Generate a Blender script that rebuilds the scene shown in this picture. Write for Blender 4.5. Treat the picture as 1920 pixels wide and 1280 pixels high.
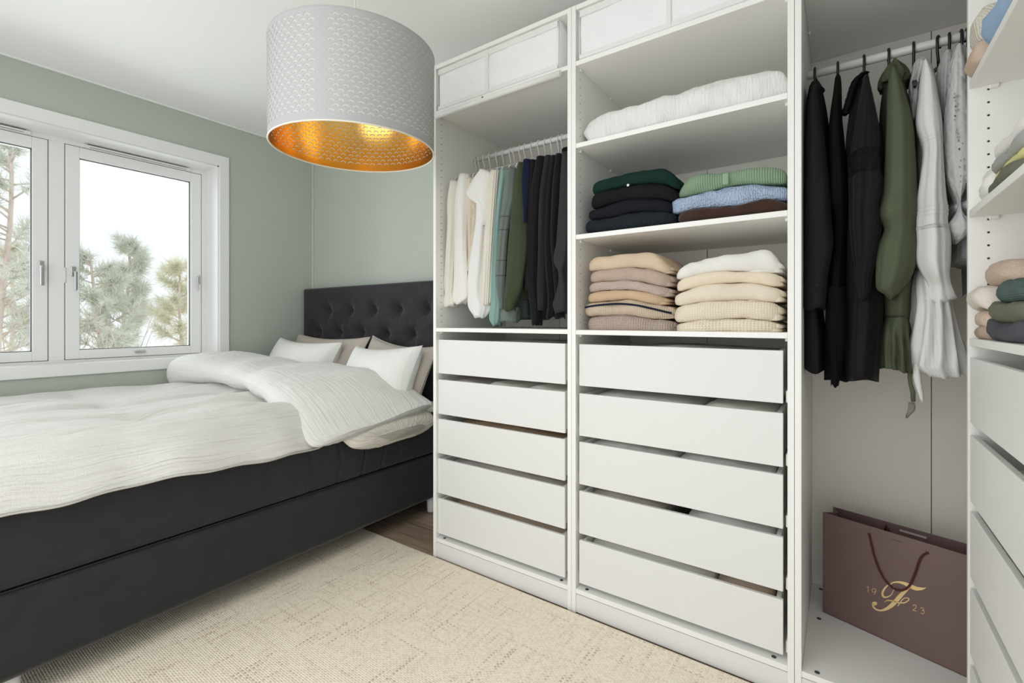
import bpy, bmesh, math, random
import numpy as np
from mathutils import Vector, Matrix
from mathutils.geometry import delaunay_2d_cdt

random.seed(7)
for o in list(bpy.data.objects):
    bpy.data.objects.remove(o)
scene = bpy.context.scene
PI = math.pi

# ------------------------------------------------------------------ camera
CX, CY, CZ = 1.61832, -1.64106, 1.13685
YAW = -0.612364
FPX, HY = 882.64, 600.86
cam_data = bpy.data.cameras.new('camera')
cam = bpy.data.objects.new('camera', cam_data)
scene.collection.objects.link(cam)
cam.location = (CX, CY, CZ)
cam.rotation_euler = (PI / 2, 0, -YAW)
cam_data.sensor_fit = 'HORIZONTAL'
cam_data.sensor_width = 36.0
cam_data.lens = FPX * 36.0 / 1920.0
cam_data.shift_y = -(640.0 - HY) / 1920.0
cam_data.clip_start = 0.02
scene.camera = cam

# ------------------------------------------------------------------ world, light, exposure
world = bpy.data.worlds.new('world')
scene.world = world
world.use_nodes = True
bg = world.node_tree.nodes['Background']
bg.inputs[0].default_value = (0.93, 0.97, 1.0, 1)
bg.inputs[1].default_value = 1.5
scene.view_settings.view_transform = 'Standard'
scene.view_settings.look = 'None'
scene.view_settings.gamma = 1.0
scene.view_settings.use_curve_mapping = False
scene.view_settings.exposure = -0.33
scene.cycles.max_bounces = 16
scene.cycles.diffuse_bounces = 10


def area_light(name, loc, rot, sx, sy, power, color=(1, 1, 1)):
    l = bpy.data.lights.new(name, 'AREA')
    l.shape = 'RECTANGLE'
    l.size, l.size_y = sx, sy
    l.energy = power
    l.color = color
    o = bpy.data.objects.new(name, l)
    scene.collection.objects.link(o)
    o.location = loc
    o.rotation_euler = rot
    return o


# daylight falling in through the window, just outside its glass
area_light('window_daylight', (-2.45, -0.93, 1.65), (0, math.radians(-90), 0), 1.4, 1.7, 32, (0.93, 0.97, 1.0))
# added fill light at the open room end, lifts the wardrobe interiors
area_light('rear_fill', (0.5, -2.33, 1.15), (math.radians(90), 0, 0), 2.4, 1.5, 17, (1.0, 0.99, 0.97))
# added overhead fill behind the camera for rug and duvet, no fixture there
area_light('overhead_fill', (0.6, -1.9, 2.48), (0, 0, 0), 1.4, 0.7, 14, (1.0, 0.96, 0.9))

# ------------------------------------------------------------------ pixel helpers (measuring the photograph)
FW = np.array([math.sin(YAW), math.cos(YAW)])
RT = np.array([math.cos(YAW), -math.sin(YAW)])


def ray(u, v):
    d = FW + RT * (u - 960.0) / FPX
    return np.array([d[0], d[1], -(v - HY) / FPX])


CAMP = np.array([CX, CY, CZ])


def onY(u, v, Y):
    r = ray(u, v)
    return CAMP + r * ((Y - CY) / r[1])


def onX(u, v, X):
    r = ray(u, v)
    return CAMP + r * ((X - CX) / r[0])


# ------------------------------------------------------------------ object helpers
def link(o):
    scene.collection.objects.link(o)
    return o


def tag(o, label=None, cat=None, group=None, kind=None):
    if label: o['label'] = label
    if cat: o['category'] = cat
    if group: o['group'] = group
    if kind: o['kind'] = kind
    return o


def empty(name, loc=(0, 0, 0), label=None, cat=None, group=None, kind=None, rotz=0):
    o = bpy.data.objects.new(name, None)
    o.empty_display_size = 0.05
    link(o)
    o.location = loc
    o.rotation_euler = (0, 0, rotz)
    return tag(o, label, cat, group, kind)


def mk(name, verts, faces, mat, parent=None, smooth=False, uvs=None, loc=None):
    me = bpy.data.meshes.new(name)
    me.from_pydata([tuple(map(float, v)) for v in verts], [], [tuple(int(i) for i in f) for f in faces])
    if uvs is not None:
        ul = me.uv_layers.new(name='UVMap')
        li = np.empty(len(me.loops), dtype=np.int32)
        me.loops.foreach_get('vertex_index', li)
        ul.data.foreach_set('uv', np.asarray(uvs, dtype=np.float32)[li].ravel())
    me.materials.append(mat)
    if smooth:
        me.polygons.foreach_set('use_smooth', [True] * len(me.polygons))
    me.update()
    o = link(bpy.data.objects.new(name, me))
    if parent is not None:
        o.parent = parent
        if loc is None:
            l = parent_offset(parent)
            o.location = (-l[0], -l[1], -l[2])
    if loc is not None:
        o.location = loc
    return o


def parent_offset(p):
    """world position of a parent (all parents are unrotated)"""
    x, y, z = p.location
    if p.parent is not None:
        a, b, c = parent_offset(p.parent)
        return (x + a, y + b, z + c)
    return (x, y, z)


class MB:
    """collects boxes, tubes ... and builds ONE mesh object"""
    def __init__(s):
        s.bm = bmesh.new()

    def box(s, x0, x1, y0, y1, z0, z1, bev=0.0, seg=1):
        r = bmesh.ops.create_cube(s.bm, size=1.0)
        vs = r['verts']
        for v in vs:
            v.co = ((x0 + x1) / 2 + v.co.x * (x1 - x0), (y0 + y1) / 2 + v.co.y * (y1 - y0), (z0 + z1) / 2 + v.co.z * (z1 - z0))
        if bev > 0:
            es = list({e for v in vs for e in v.link_edges})
            bmesh.ops.bevel(s.bm, geom=es, offset=bev, segments=seg, affect='EDGES', profile=0.5)
        return s

    def tube(s, pts, r, n=8, cap=True):
        pts = [Vector(p) for p in pts]
        rs = r if hasattr(r, '__len__') else [r] * len(pts)
        rings = []
        up = Vector((0, 0, 1))
        prev = None
        for i, p in enumerate(pts):
            a = pts[max(i - 1, 0)]
            b = pts[min(i + 1, len(pts) - 1)]
            t = (b - a).normalized()
            if prev is None:
                ref = up if abs(t.z) < 0.9 else Vector((1, 0, 0))
                nx = t.cross(ref).normalized()
            else:
                nx = (prev - t * prev.dot(t)).normalized()
            prev = nx
            ny = t.cross(nx)
            rings.append([s.bm.verts.new(p + (nx * math.cos(2 * PI * k / n) + ny * math.sin(2 * PI * k / n)) * rs[i]) for k in range(n)])
        for i in range(len(rings) - 1):
            for k in range(n):
                f = s.bm.faces.new((rings[i][k], rings[i][(k + 1) % n], rings[i + 1][(k + 1) % n], rings[i + 1][k]))
                f.smooth = True
        if cap:
            s.bm.faces.new(list(reversed(rings[0])))
            s.bm.faces.new(rings[-1])
        return s

    def lathe(s, prof, loc, n=24, axis='Z'):
        rings = []
        for (r, h) in prof:
            ring = []
            for k in range(n):
                a = 2 * PI * k / n
                if axis == 'Z': p = (r * math.cos(a), r * math.sin(a), h)
                elif axis == 'X': p = (h, r * math.cos(a), r * math.sin(a))
                else: p = (r * math.cos(a), h, r * math.sin(a))
                ring.append(s.bm.verts.new(Vector(loc) + Vector(p)))
            rings.append(ring)
        for i in range(len(rings) - 1):
            for k in range(n):
                f = s.bm.faces.new((rings[i][k], rings[i][(k + 1) % n], rings[i + 1][(k + 1) % n], rings[i + 1][k]))
                f.smooth = True
        s.bm.faces.new(rings[0])
        s.bm.faces.new(rings[-1])
        return s

    def build(s, name, mat, parent=None):
        bmesh.ops.recalc_face_normals(s.bm, faces=s.bm.faces[:])
        me = bpy.data.meshes.new(name)
        s.bm.to_mesh(me)
        s.bm.free()
        me.materials.append(mat)
        o = link(bpy.data.objects.new(name, me))
        if parent is not None:
            o.parent = parent
            l = parent_offset(parent)
            o.location = (-l[0], -l[1], -l[2])
        return o


def bx(name, mat, parent, x0, x1, y0, y1, z0, z1, bev=0.001, seg=1):
    return MB().box(x0, x1, y0, y1, z0, z1, bev, seg).build(name, mat, parent)


def loft(rings, closed=True, cap=True, row_closed=False):
    """rings: (m, n, 3) -> verts, faces, uvs in metres"""
    R = np.asarray(rings, dtype=float)
    m, n, _ = R.shape
    V = R.reshape(-1, 3)
    F = []
    nn = n if closed else n - 1
    for i in range(m - 1):
        for k in range(nn):
            k2 = (k + 1) % n
            F.append((i * n + k, i * n + k2, (i + 1) * n + k2, (i + 1) * n + k))
    du = np.linalg.norm(np.diff(R, axis=1), axis=2).mean(axis=0)
    U = np.concatenate([[0], np.cumsum(du)])
    dv = np.linalg.norm(np.diff(R, axis=0), axis=2).mean(axis=1)
    W = np.concatenate([[0], np.cumsum(dv)])
    uv = np.stack(np.broadcast_arrays(U[None, :], W[:, None]), axis=2).reshape(-1, 2)
    if cap and closed:
        F.append(tuple(range(n - 1, -1, -1)))
        F.append(tuple((m - 1) * n + k for k in range(n)))
    return V, F, uv


def sn(x, y, seed=0, f=1.0, octs=3):
    """smooth pseudo noise from sums of sines, arrays ok, about -1..1"""
    rg = random.Random(seed)
    out = 0.0
    amp = 1.0
    tot = 0.0
    for k in range(octs):
        for j in range(3):
            a = rg.uniform(0, 2 * PI)
            fx, fy = math.cos(a) * f, math.sin(a) * f
            out = out + amp * np.sin(x * fx + y * fy + rg.uniform(0, 6.28) + 0.6 * np.sin(y * fx * 0.7 - x * fy * 0.7 + rg.uniform(0, 6.28)))
            tot += amp
        f *= 2.03
        amp *= 0.5
    return out / tot * 1.6


def interp(xs, pts):
    P = sorted(pts)
    return np.interp(xs, [p[0] for p in P], [p[1] for p in P])


def smooth_interp(t, pts):
    """catmull-rom style smooth interpolation through points"""
    P = sorted(pts)
    x = np.array([p[0] for p in P], float)
    y = np.array([p[1] for p in P], float)
    d = np.gradient(y, x) if len(x) > 1 else np.zeros(1)
    t = np.clip(np.asarray(t, float), x[0], x[-1])
    i = np.clip(np.searchsorted(x, t) - 1, 0, len(x) - 2)
    h = x[i + 1] - x[i]
    s = (t - x[i]) / h
    return (2 * s**3 - 3 * s**2 + 1) * y[i] + (s**3 - 2 * s**2 + s) * h * d[i] + (-2 * s**3 + 3 * s**2) * y[i + 1] + (s**3 - s**2) * h * d[i + 1]


# ------------------------------------------------------------------ materials
def new_mat(name):
    m = bpy.data.materials.new(name)
    m.use_nodes = True
    nt = m.node_tree
    b = nt.nodes['Principled BSDF']
    return m, nt, b


def plain(name, col, rough=0.5, metal=0.0, bump=0.0, bscale=200.0, var=0.0, spec=None):
    m, nt, b = new_mat(name)
    b.inputs['Base Color'].default_value = (*col, 1)
    b.inputs['Roughness'].default_value = rough
    b.inputs['Metallic'].default_value = metal
    if spec is not None: b.inputs['Specular IOR Level'].default_value = spec
    tc = nt.nodes.new('ShaderNodeTexCoord')
    nz = nt.nodes.new('ShaderNodeTexNoise')
    nz.inputs['Scale'].default_value = bscale
    nz.inputs['Detail'].default_value = 3
    nt.links.new(tc.outputs['Object'], nz.inputs['Vector'])
    if var > 0:
        mx = nt.nodes.new('ShaderNodeMix')
        mx.data_type = 'RGBA'
        mx.inputs['A'].default_value = (*[c * (1 - var) for c in col], 1)
        mx.inputs['B'].default_value = (*[min(1, c * (1 + var)) for c in col], 1)
        nt.links.new(nz.outputs['Fac'], mx.inputs['Factor'])
        nt.links.new(mx.outputs['Result'], b.inputs['Base Color'])
    if bump > 0:
        bp = nt.nodes.new('ShaderNodeBump')
        bp.inputs['Strength'].default_value = bump
        bp.inputs['Distance'].default_value = 0.001
        nt.links.new(nz.outputs['Fac'], bp.inputs['Height'])
        nt.links.new(bp.outputs['Normal'], b.inputs['Normal'])
    return m


def fabric(name, col, kind='plain', pitch=0.004, depth=0.6, dist=0.002, var=0.10, rough=0.9, sheen=0.0, heather=0.0, col2=None, trans=0.0):
    """procedural cloth; uv is in metres, u around a fold, v along it"""
    m, nt, b = new_mat(name)
    N, L = nt.nodes, nt.links
    b.inputs['Roughness'].default_value = rough
    b.inputs['Specular IOR Level'].default_value = 0.15
    if sheen > 0:
        b.inputs['Sheen Weight'].default_value = sheen
        b.inputs['Sheen Roughness'].default_value = 0.4
    tc = N.new('ShaderNodeTexCoord')
    uv = tc.outputs['UV']
    big = N.new('ShaderNodeTexNoise')
    big.inputs['Scale'].default_value = 14
    big.inputs['Detail'].default_value = 4
    L.new(uv, big.inputs['Vector'])
    fine = N.new('ShaderNodeTexNoise')
    fine.inputs['Scale'].default_value = 420
    fine.inputs['Detail'].default_value = 2
    L.new(uv, fine.inputs['Vector'])

    def wave(direction, p, dstn=0.0, dscale=2.0, profile='SIN'):
        w = N.new('ShaderNodeTexWave')
        w.bands_direction = direction
        w.wave_profile = profile
        w.inputs['Scale'].default_value = 0.314159 / p
        w.inputs['Distortion'].default_value = dstn
        w.inputs['Detail Scale'].default_value = dscale
        L.new(uv, w.inputs['Vector'])
        return w.outputs['Fac']

    def math_(op, a, b_=None):
        q = N.new('ShaderNodeMath')
        q.operation = op
        for i, z in enumerate((a, b_)):
            if z is None: continue
            if isinstance(z, (int, float)): q.inputs[i].default_value = z
            else: L.new(z, q.inputs[i])
        return q.outputs[0]

    if kind == 'rib': h = wave('Y', pitch, 0.6)
    elif kind == 'ribu': h = wave('X', pitch, 0.6)
    elif kind == 'waffle': h = math_('MULTIPLY', wave('Y', pitch, 0.4), wave('X', pitch * 0.8, 0.4))
    elif kind == 'knit':
        h = math_('ADD', math_('MULTIPLY', wave('Y', pitch, 1.5), 0.7), math_('MULTIPLY', wave('X', pitch * 0.7, 1.5), 0.5))
    elif kind == 'cable':
        v = N.new('ShaderNodeTexVoronoi')
        v.feature = 'SMOOTH_F1'
        mp = N.new('ShaderNodeMapping')
        mp.inputs['Scale'].default_value = (1 / (pitch * 4), 1 / (pitch * 6), 1)
        L.new(uv, mp.inputs['Vector'])
        L.new(mp.outputs[0], v.inputs['Vector'])
        h = math_('ADD', math_('MULTIPLY', v.outputs['Distance'], -1.2), math_('MULTIPLY', wave('Y', pitch, 5.0, 3), 0.35))
    elif kind == 'muslin':
        mp = N.new('ShaderNodeMapping')
        mp.inputs['Scale'].default_value = (105, 3.5, 1)
        L.new(uv, mp.inputs['Vector'])
        n1 = N.new('ShaderNodeTexNoise')
        n1.inputs['Scale'].default_value = 1.0
        n1.inputs['Detail'].default_value = 3
        n1.inputs['Distortion'].default_value = 0.6
        L.new(mp.outputs[0], n1.inputs['Vector'])
        mp2 = N.new('ShaderNodeMapping')
        mp2.inputs['Scale'].default_value = (28, 300, 1)
        L.new(uv, mp2.inputs['Vector'])
        n2 = N.new('ShaderNodeTexNoise')
        n2.inputs['Scale'].default_value = 1.0
        L.new(mp2.outputs[0], n2.inputs['Vector'])
        h = math_('ADD', n1.outputs['Fac'], math_('MULTIPLY', n2.outputs['Fac'], 0.10))
    elif kind == 'crush':
        mp = N.new('ShaderNodeMapping')
        mp.inputs['Scale'].default_value = (120, 14, 1)
        L.new(uv, mp.inputs['Vector'])
        n1 = N.new('ShaderNodeTexNoise')
        n1.inputs['Scale'].default_value = 1.0
        n1.inputs['Detail'].default_value = 4
        L.new(mp.outputs[0], n1.inputs['Vector'])
        h = n1.outputs['Fac']
    elif kind == 'quilt':
        mp = N.new('ShaderNodeMapping')
        mp.inputs['Scale'].default_value = (16, 90, 1)
        L.new(uv, mp.inputs['Vector'])
        n1 = N.new('ShaderNodeTexNoise')
        n1.inputs['Scale'].default_value = 1.0
        n1.inputs['Detail'].default_value = 3
        n1.inputs['Distortion'].default_value = 1.2
        L.new(mp.outputs[0], n1.inputs['Vector'])
        h = n1.outputs['Fac']
    elif kind == 'lace':
        v = N.new('ShaderNodeTexVoronoi')
        v.inputs['Scale'].default_value = 1 / (pitch * 3)
        L.new(uv, v.inputs['Vector'])
        h = v.outputs['Distance']
    else:
        h = fine.outputs['Fac']
    hh = math_('ADD', h, math_('MULTIPLY', fine.outputs['Fac'], 0.15))
    bp = N.new('ShaderNodeBump')
    bp.inputs['Strength'].default_value = depth
    bp.inputs['Distance'].default_value = dist
    L.new(hh, bp.inputs['Height'])
    L.new(bp.outputs['Normal'], b.inputs['Normal'])
    mx = N.new('ShaderNodeMix')
    mx.data_type = 'RGBA'
    mx.inputs['A'].default_value = (*[c * (1 - var) for c in col], 1)
    c2 = col2 if col2 else tuple(min(1, c * (1 + var)) for c in col)
    mx.inputs['B'].default_value = (*c2, 1)
    L.new(big.outputs['Fac'], mx.inputs['Factor'])
    out = mx.outputs['Result']
    if heather > 0:
        m2 = N.new('ShaderNodeMix')
        m2.data_type = 'RGBA'
        m2.blend_type = 'OVERLAY'
        m2.inputs['Factor'].default_value = heather
        L.new(out, m2.inputs['A'])
        L.new(fine.outputs['Color'], m2.inputs['B'])
        bw = N.new('ShaderNodeRGBToBW')
        L.new(fine.outputs['Color'], bw.inputs[0])
        L.new(bw.outputs[0], m2.inputs['B'])
        out = m2.outputs['Result']
    L.new(out, b.inputs['Base Color'])
    if trans > 0:
        tr = N.new('ShaderNodeBsdfTranslucent')
        L.new(out, tr.inputs['Color'])
        ms = N.new('ShaderNodeMixShader')
        ms.inputs[0].default_value = trans
        L.new(b.outputs[0], ms.inputs[1])
        L.new(tr.outputs[0], ms.inputs[2])
        L.new(ms.outputs[0], N['Material Output'].inputs['Surface'])
    return m


M = {}
M['white'] = plain('white_melamine', (0.865, 0.865, 0.84), 0.38, bump=0.05, bscale=900)
M['front'] = plain('light_offset_melamine', (0.755, 0.76, 0.745), 0.42, bump=0.05, bscale=900)  # same melamine, darkened to offset the brighter light on drawer fronts and plinths
M['white_in'] = plain('white_backboard', (0.86, 0.825, 0.77), 0.5)
M['sage'] = plain('sage_wall_paint', (0.470, 0.510, 0.455), 0.75, bump=0.10, bscale=260)
M['ceil'] = plain('ceiling_paint', (0.88, 0.88, 0.865), 0.9)
M['gloss_white'] = plain('white_gloss_paint', (0.83, 0.83, 0.82), 0.3)
M['white_plastic'] = plain('white_plastic', (0.82, 0.82, 0.80), 0.35)
M['white_steel'] = plain('white_lacquered_steel', (0.80, 0.80, 0.77), 0.35)
M['black_plastic'] = plain('black_plastic', (0.012, 0.012, 0.013), 0.35)
M['chrome'] = plain('brushed_metal', (0.55, 0.55, 0.55), 0.3, 1.0)
M['dark'] = plain('hole_and_gap_shade', (0.02, 0.02, 0.02), 0.6)  # near-black stands in for shade inside pin holes and the bed gap
M['gasket'] = plain('dark_gasket', (0.10, 0.10, 0.10), 0.6)
M['screw'] = plain('grey_screw_cap', (0.06, 0.06, 0.06), 0.5)
M['bed'] = fabric('charcoal_velvet', (0.030, 0.0305, 0.033), 'plain', depth=0.15, var=0.22, sheen=0.20, rough=0.75)
M['head'] = fabric('aubergine_grey_velvet', (0.034, 0.030, 0.035), 'plain', depth=0.1, var=0.35, sheen=0.22, rough=0.7)
M['muslin'] = fabric('white_muslin', (0.76, 0.75, 0.72), 'muslin', depth=0.9, dist=0.011, var=0.015, rough=0.95)
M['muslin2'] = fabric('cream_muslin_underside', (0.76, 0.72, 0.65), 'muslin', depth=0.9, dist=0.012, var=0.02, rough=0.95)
M['muslin_top'] = fabric('white_muslin_smooth', (0.765, 0.757, 0.735), 'muslin', depth=0.8, dist=0.006, var=0.015, rough=0.95)
M['pillow'] = fabric('white_crinkled_cotton', (0.80, 0.795, 0.775), 'muslin', depth=0.6, dist=0.006, var=0.02)
M['beige_pillow'] = fabric('taupe_linen', (0.47, 0.42, 0.375), 'plain', depth=0.25, var=0.06)
M['boxfab'] = fabric('white_box_fabric', (0.87, 0.87, 0.885), 'crush', depth=0.4, dist=0.004, var=0.03)
M['quilt'] = fabric('white_matelasse', (0.81, 0.805, 0.79), 'quilt', depth=0.8, dist=0.007, var=0.02)

# brass lining of the lamp
m, nt, b = new_mat('brass_foil')
b.inputs['Base Color'].default_value = (0.95, 0.60, 0.16, 1)
b.inputs['Metallic'].default_value = 1.0
b.inputs['Roughness'].default_value = 0.20
M['brass'] = m
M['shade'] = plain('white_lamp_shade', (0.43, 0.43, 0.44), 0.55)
M['rim'] = plain('cream_shade_rim', (0.80, 0.74, 0.62), 0.4)

# thin glass
m = bpy.data.materials.new('window_glass')
m.use_nodes = True
nt = m.node_tree
nt.nodes.clear()
o_ = nt.nodes.new('ShaderNodeOutputMaterial')
tr = nt.nodes.new('ShaderNodeBsdfTransparent')
tr.inputs[0].default_value = (0.97, 0.98, 0.975, 1)
gl = nt.nodes.new('ShaderNodeBsdfGlossy')
gl.inputs['Roughness'].default_value = 0.02
fr = nt.nodes.new('ShaderNodeFresnel')
fr.inputs[0].default_value = 1.3
ms = nt.nodes.new('ShaderNodeMixShader')
nt.links.new(fr.outputs[0], ms.inputs[0])
nt.links.new(tr.outputs[0], ms.inputs[1])
nt.links.new(gl.outputs[0], ms.inputs[2])
nt.links.new(ms.outputs[0], o_.inputs[0])
M['glass'] = m


def wood_mat():
    m, nt, b = new_mat('oak_laminate')
    N, L = nt.nodes, nt.links
    tc = N.new('ShaderNodeTexCoord')
    oi = N.new('ShaderNodeObjectInfo')
    mp = N.new('ShaderNodeMapping')
    mp.inputs['Scale'].default_value = (1.6, 26, 1)
    L.new(tc.outputs['Object'], mp.inputs['Vector'])
    ad = N.new('ShaderNodeVectorMath')
    ad.operation = 'ADD'
    cb = N.new('ShaderNodeCombineXYZ')
    ml = N.new('ShaderNodeMath')
    ml.operation = 'MULTIPLY'
    ml.inputs[1].default_value = 37.0
    L.new(oi.outputs['Random'], ml.inputs[0])
    L.new(ml.outputs[0], cb.inputs[0])
    L.new(mp.outputs[0], ad.inputs[0])
    L.new(cb.outputs[0], ad.inputs[1])
    nz = N.new('ShaderNodeTexNoise')
    nz.inputs['Scale'].default_value = 1.6
    nz.inputs['Detail'].default_value = 6
    nz.inputs['Distortion'].default_value = 0.8
    L.new(ad.outputs[0], nz.inputs['Vector'])
    cr = N.new('ShaderNodeValToRGB')
    cr.color_ramp.elements[0].position = 0.30
    cr.color_ramp.elements[0].color = (0.27, 0.19, 0.135, 1)
    cr.color_ramp.elements[1].position = 0.72
    cr.color_ramp.elements[1].color = (0.50, 0.38, 0.285, 1)
    L.new(nz.outputs['Fac'], cr.inputs[0])
    hs = N.new('ShaderNodeHueSaturation')
    mr = N.new('ShaderNodeMapRange')
    mr.inputs['To Min'].default_value = 0.75
    mr.inputs['To Max'].default_value = 1.15
    L.new(oi.outputs['Random'], mr.inputs['Value'])
    L.new(mr.outputs[0], hs.inputs['Value'])
    L.new(cr.outputs[0], hs.inputs['Color'])
    L.new(hs.outputs[0], b.inputs['Base Color'])
    b.inputs['Roughness'].default_value = 0.45
    return m


M['wood'] = wood_mat()


def rug_mat():
    m, nt, b = new_mat('woven_jute_and_wool')
    N, L = nt.nodes, nt.links
    tc = N.new('ShaderNodeTexCoord')
    P = 0.0085

    def sc(v, s):
        q = N.new('ShaderNodeVectorMath')
        q.operation = 'MULTIPLY'
        L.new(v, q.inputs[0])
        q.inputs[1].default_value = s
        return q.outputs[0]

    def mt(op, a, b_=None):
        q = N.new('ShaderNodeMath')
        q.operation = op
        for i, z in enumerate((a, b_)):
            if z is None: continue
            if isinstance(z, (int, float)): q.inputs[i].default_value = z
            else: L.new(z, q.inputs[i])
        return q.outputs[0]
    cell = sc(tc.outputs['Object'], (1 / P, 1 / (P * 0.8), 0))
    sep = N.new('ShaderNodeSeparateXYZ')
    L.new(cell, sep.inputs[0])
    row = mt('FLOOR', sep.outputs[1])
    xs = sep.outputs[0]
    col = mt('FLOOR', xs)
    chk = mt('MODULO', mt('ABSOLUTE', mt('ADD', row, col)), 2.0)
    fx = mt('SUBTRACT', mt('FRACT', xs), 0.5)
    fy = mt('SUBTRACT', mt('FRACT', sep.outputs[1]), 0.5)
    d2 = mt('ADD', mt('MULTIPLY', fx, fx), mt('MULTIPLY', fy, fy))
    hgt = mt('MULTIPLY', mt('SUBTRACT', 1.0, mt('MULTIPLY', d2, 2.2)), mt('ADD', 0.55, mt('MULTIPLY', chk, 0.45)))
    cb = N.new('ShaderNodeCombineXYZ')
    L.new(col, cb.inputs[0])
    L.new(row, cb.inputs[1])
    wn = N.new('ShaderNodeTexWhiteNoise')
    wn.noise_dimensions = '2D'
    L.new(cb.outputs[0], wn.inputs['Vector'])

    def streak(s, lo, hi):
        nz = N.new('ShaderNodeTexNoise')
        nz.inputs['Scale'].default_value = 1.0
        nz.inputs['Detail'].default_value = 1
        L.new(sc(cb.outputs[0], s), nz.inputs['Vector'])
        mr = N.new('ShaderNodeMapRange')
        mr.inputs['From Min'].default_value = lo
        mr.inputs['From Max'].default_value = hi
        L.new(nz.outputs['Fac'], mr.inputs['Value'])
        return mr.outputs[0]
    s1 = streak((0.93, 0.028, 0), 0.56, 0.70)
    s2 = streak((0.03, 0.89, 0), 0.59, 0.72)
    st = mt('MAXIMUM', s1, mt('MULTIPLY', s2, 0.8))
    k = mt('MULTIPLY', mt('MULTIPLY', st, mt('GREATER_THAN', wn.outputs['Value'], 0.25)), mt('ADD', 0.15, mt('MULTIPLY', chk, 0.85)))
    cr = N.new('ShaderNodeValToRGB')
    cr.color_ramp.elements[0].color = (0.83, 0.74, 0.60, 1)
    cr.color_ramp.elements[1].color = (0.93, 0.84, 0.70, 1)
    cr.color_ramp.elements[1].position = 0.55
    L.new(wn.outputs['Value'], cr.inputs[0])
    mx = N.new('ShaderNodeMix')
    mx.data_type = 'RGBA'
    L.new(k, mx.inputs['Factor'])
    L.new(cr.outputs[0], mx.inputs['A'])
    mx.inputs['B'].default_value = (0.60, 0.49, 0.37, 1)
    L.new(mx.outputs['Result'], b.inputs['Base Color'])
    bp = N.new('ShaderNodeBump')
    bp.inputs['Strength'].default_value = 0.7
    bp.inputs['Distance'].default_value = 0.0035
    L.new(hgt, bp.inputs['Height'])
    L.new(bp.outputs['Normal'], b.inputs['Normal'])
    b.inputs['Roughness'].default_value = 0.95
    b.inputs['Specular IOR Level'].default_value = 0.1
    return m


M['rug'] = rug_mat()

# ------------------------------------------------------------------ room
XW, YB, ZC = -1.967, 0.60, 2.532
XR, YF = 2.50, -2.35
floor = bx('floor', M['wood'], None, XW - 0.3, XR + 0.1, YF, YB + 0.1, -0.1, -0.008, 0)
tag(floor, 'brown oak laminate floor showing between bed and white wardrobe', kind='structure')
pl = 0
y = YB
for r in range(9):
    y0 = YB - (r + 1) * 0.131
    xoff = [-0.32, -0.02, 0.66, 0.21, -0.75, 0.4, -0.1, 0.5, -0.5][r]
    x = -2.0 + (xoff % 0.9) - 0.9
    while x < 0.6:
        a, c = max(x, -1.96), min(x + 0.9, 0.5)
        if c - a > 0.02 and c > -1.2:
            p = bx('plank', M['wood'], floor, a + 0.0006, c - 0.0006, y0 + 0.0006, y0 + 0.131 - 0.0006, -0.012, 0.0, 0.0006)
        x += 0.9
ceiling = bx('ceiling', M['ceil'], None, XW - 0.3, XR + 0.1, YF, YB + 0.1, ZC, ZC + 0.1, 0)
tag(ceiling, 'plain off-white ceiling', kind='structure')
wb = bx('wall_back', M['sage'], None, XW, XR, YB, YB + 0.1, 0, ZC, 0)
tag(wb, 'pale sage wall behind the dark headboard', kind='structure')
wr = bx('wall_right', M['sage'], None, XR, XR + 0.1, YF, YB + 0.1, 0, ZC, 0)
tag(wr, 'sage wall behind the right-hand wardrobe', kind='structure')
# window wall with its opening
WY0, WY1, WZ0, WZ1 = -1.72, -0.12, 0.885, 2.222
TH = 0.30
wl = MB()
wl.box(XW - TH, XW, YF, WY0, 0, ZC).box(XW - TH, XW, WY1, YB + 0.1, 0, ZC).box(XW - TH, XW, WY0, WY1, 0, WZ0).box(XW - TH, XW, WY0, WY1, WZ1, ZC)
wl = wl.build('wall_left', M['sage'])
tag(wl, 'sage green painted wall around the white window', kind='structure')
t1 = bx('trim_1', M['gloss_white'], None, XW, XW + 0.012, YF, YB, ZC - 0.012, ZC, 0.002)
tag(t1, 'thin pale strip where window wall meets ceiling', kind='structure')
t2 = bx('trim_2', plain('pale_sage_caulk', (0.56, 0.60, 0.54), 0.6), None, XW, XW + 0.012, YB - 0.012, YB, 0, ZC - 0.013, 0.002)
tag(t2, 'thin pale vertical strip in the corner beside the headboard', kind='structure')
bb = bx('baseboard_back', M['gloss_white'], None, XW + 0.013, -0.002, YB - 0.014, YB, 0, 0.07, 0.002)
tag(bb, 'low white skirting behind the bed', kind='structure')

# ------------------------------------------------------------------ window
win = empty('window_1', (XW, -0.92, WZ0), 'white two-sash window above the bed with pine trees outside', kind='structure')
XF = -2.15      # inner face of the frame
cs = MB()
cs.box(XW, XW + 0.016, WY1, -0.057, 0.826, 2.293, 0.002)
cs.box(XW, XW + 0.016, -1.783, WY0, 0.826, 2.293, 0.002)
cs.box(XW, XW + 0.0158, WY0, WY1, 2.222, 2.293, 0.002)
cs.box(XW, XW + 0.0158, WY0, WY1, 0.826, 0.893, 0.002)
cs.build('casing', M['gloss_white'], win)
rv = MB()
rv.box(XF - 0.02, XW, WY1 - 0.008, WY1, WZ0, WZ1)
rv.box(XF - 0.02, XW, WY0, WY0 + 0.008, WZ0, WZ1)
rv.box(XF - 0.02, XW, WY0, WY1, WZ1 - 0.008, WZ1)
rv.box(XF - 0.02, XW, WY0, WY1, WZ0, WZ0 + 0.006)
rv.build('reveal', M['gloss_white'], win)
fm = MB()
FX0, FX1 = XF - 0.10, XF
fm.box(FX0, FX1, -0.157, WY1 - 0.008, WZ0 + 0.006, WZ1 - 0.008, 0.001)
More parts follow.
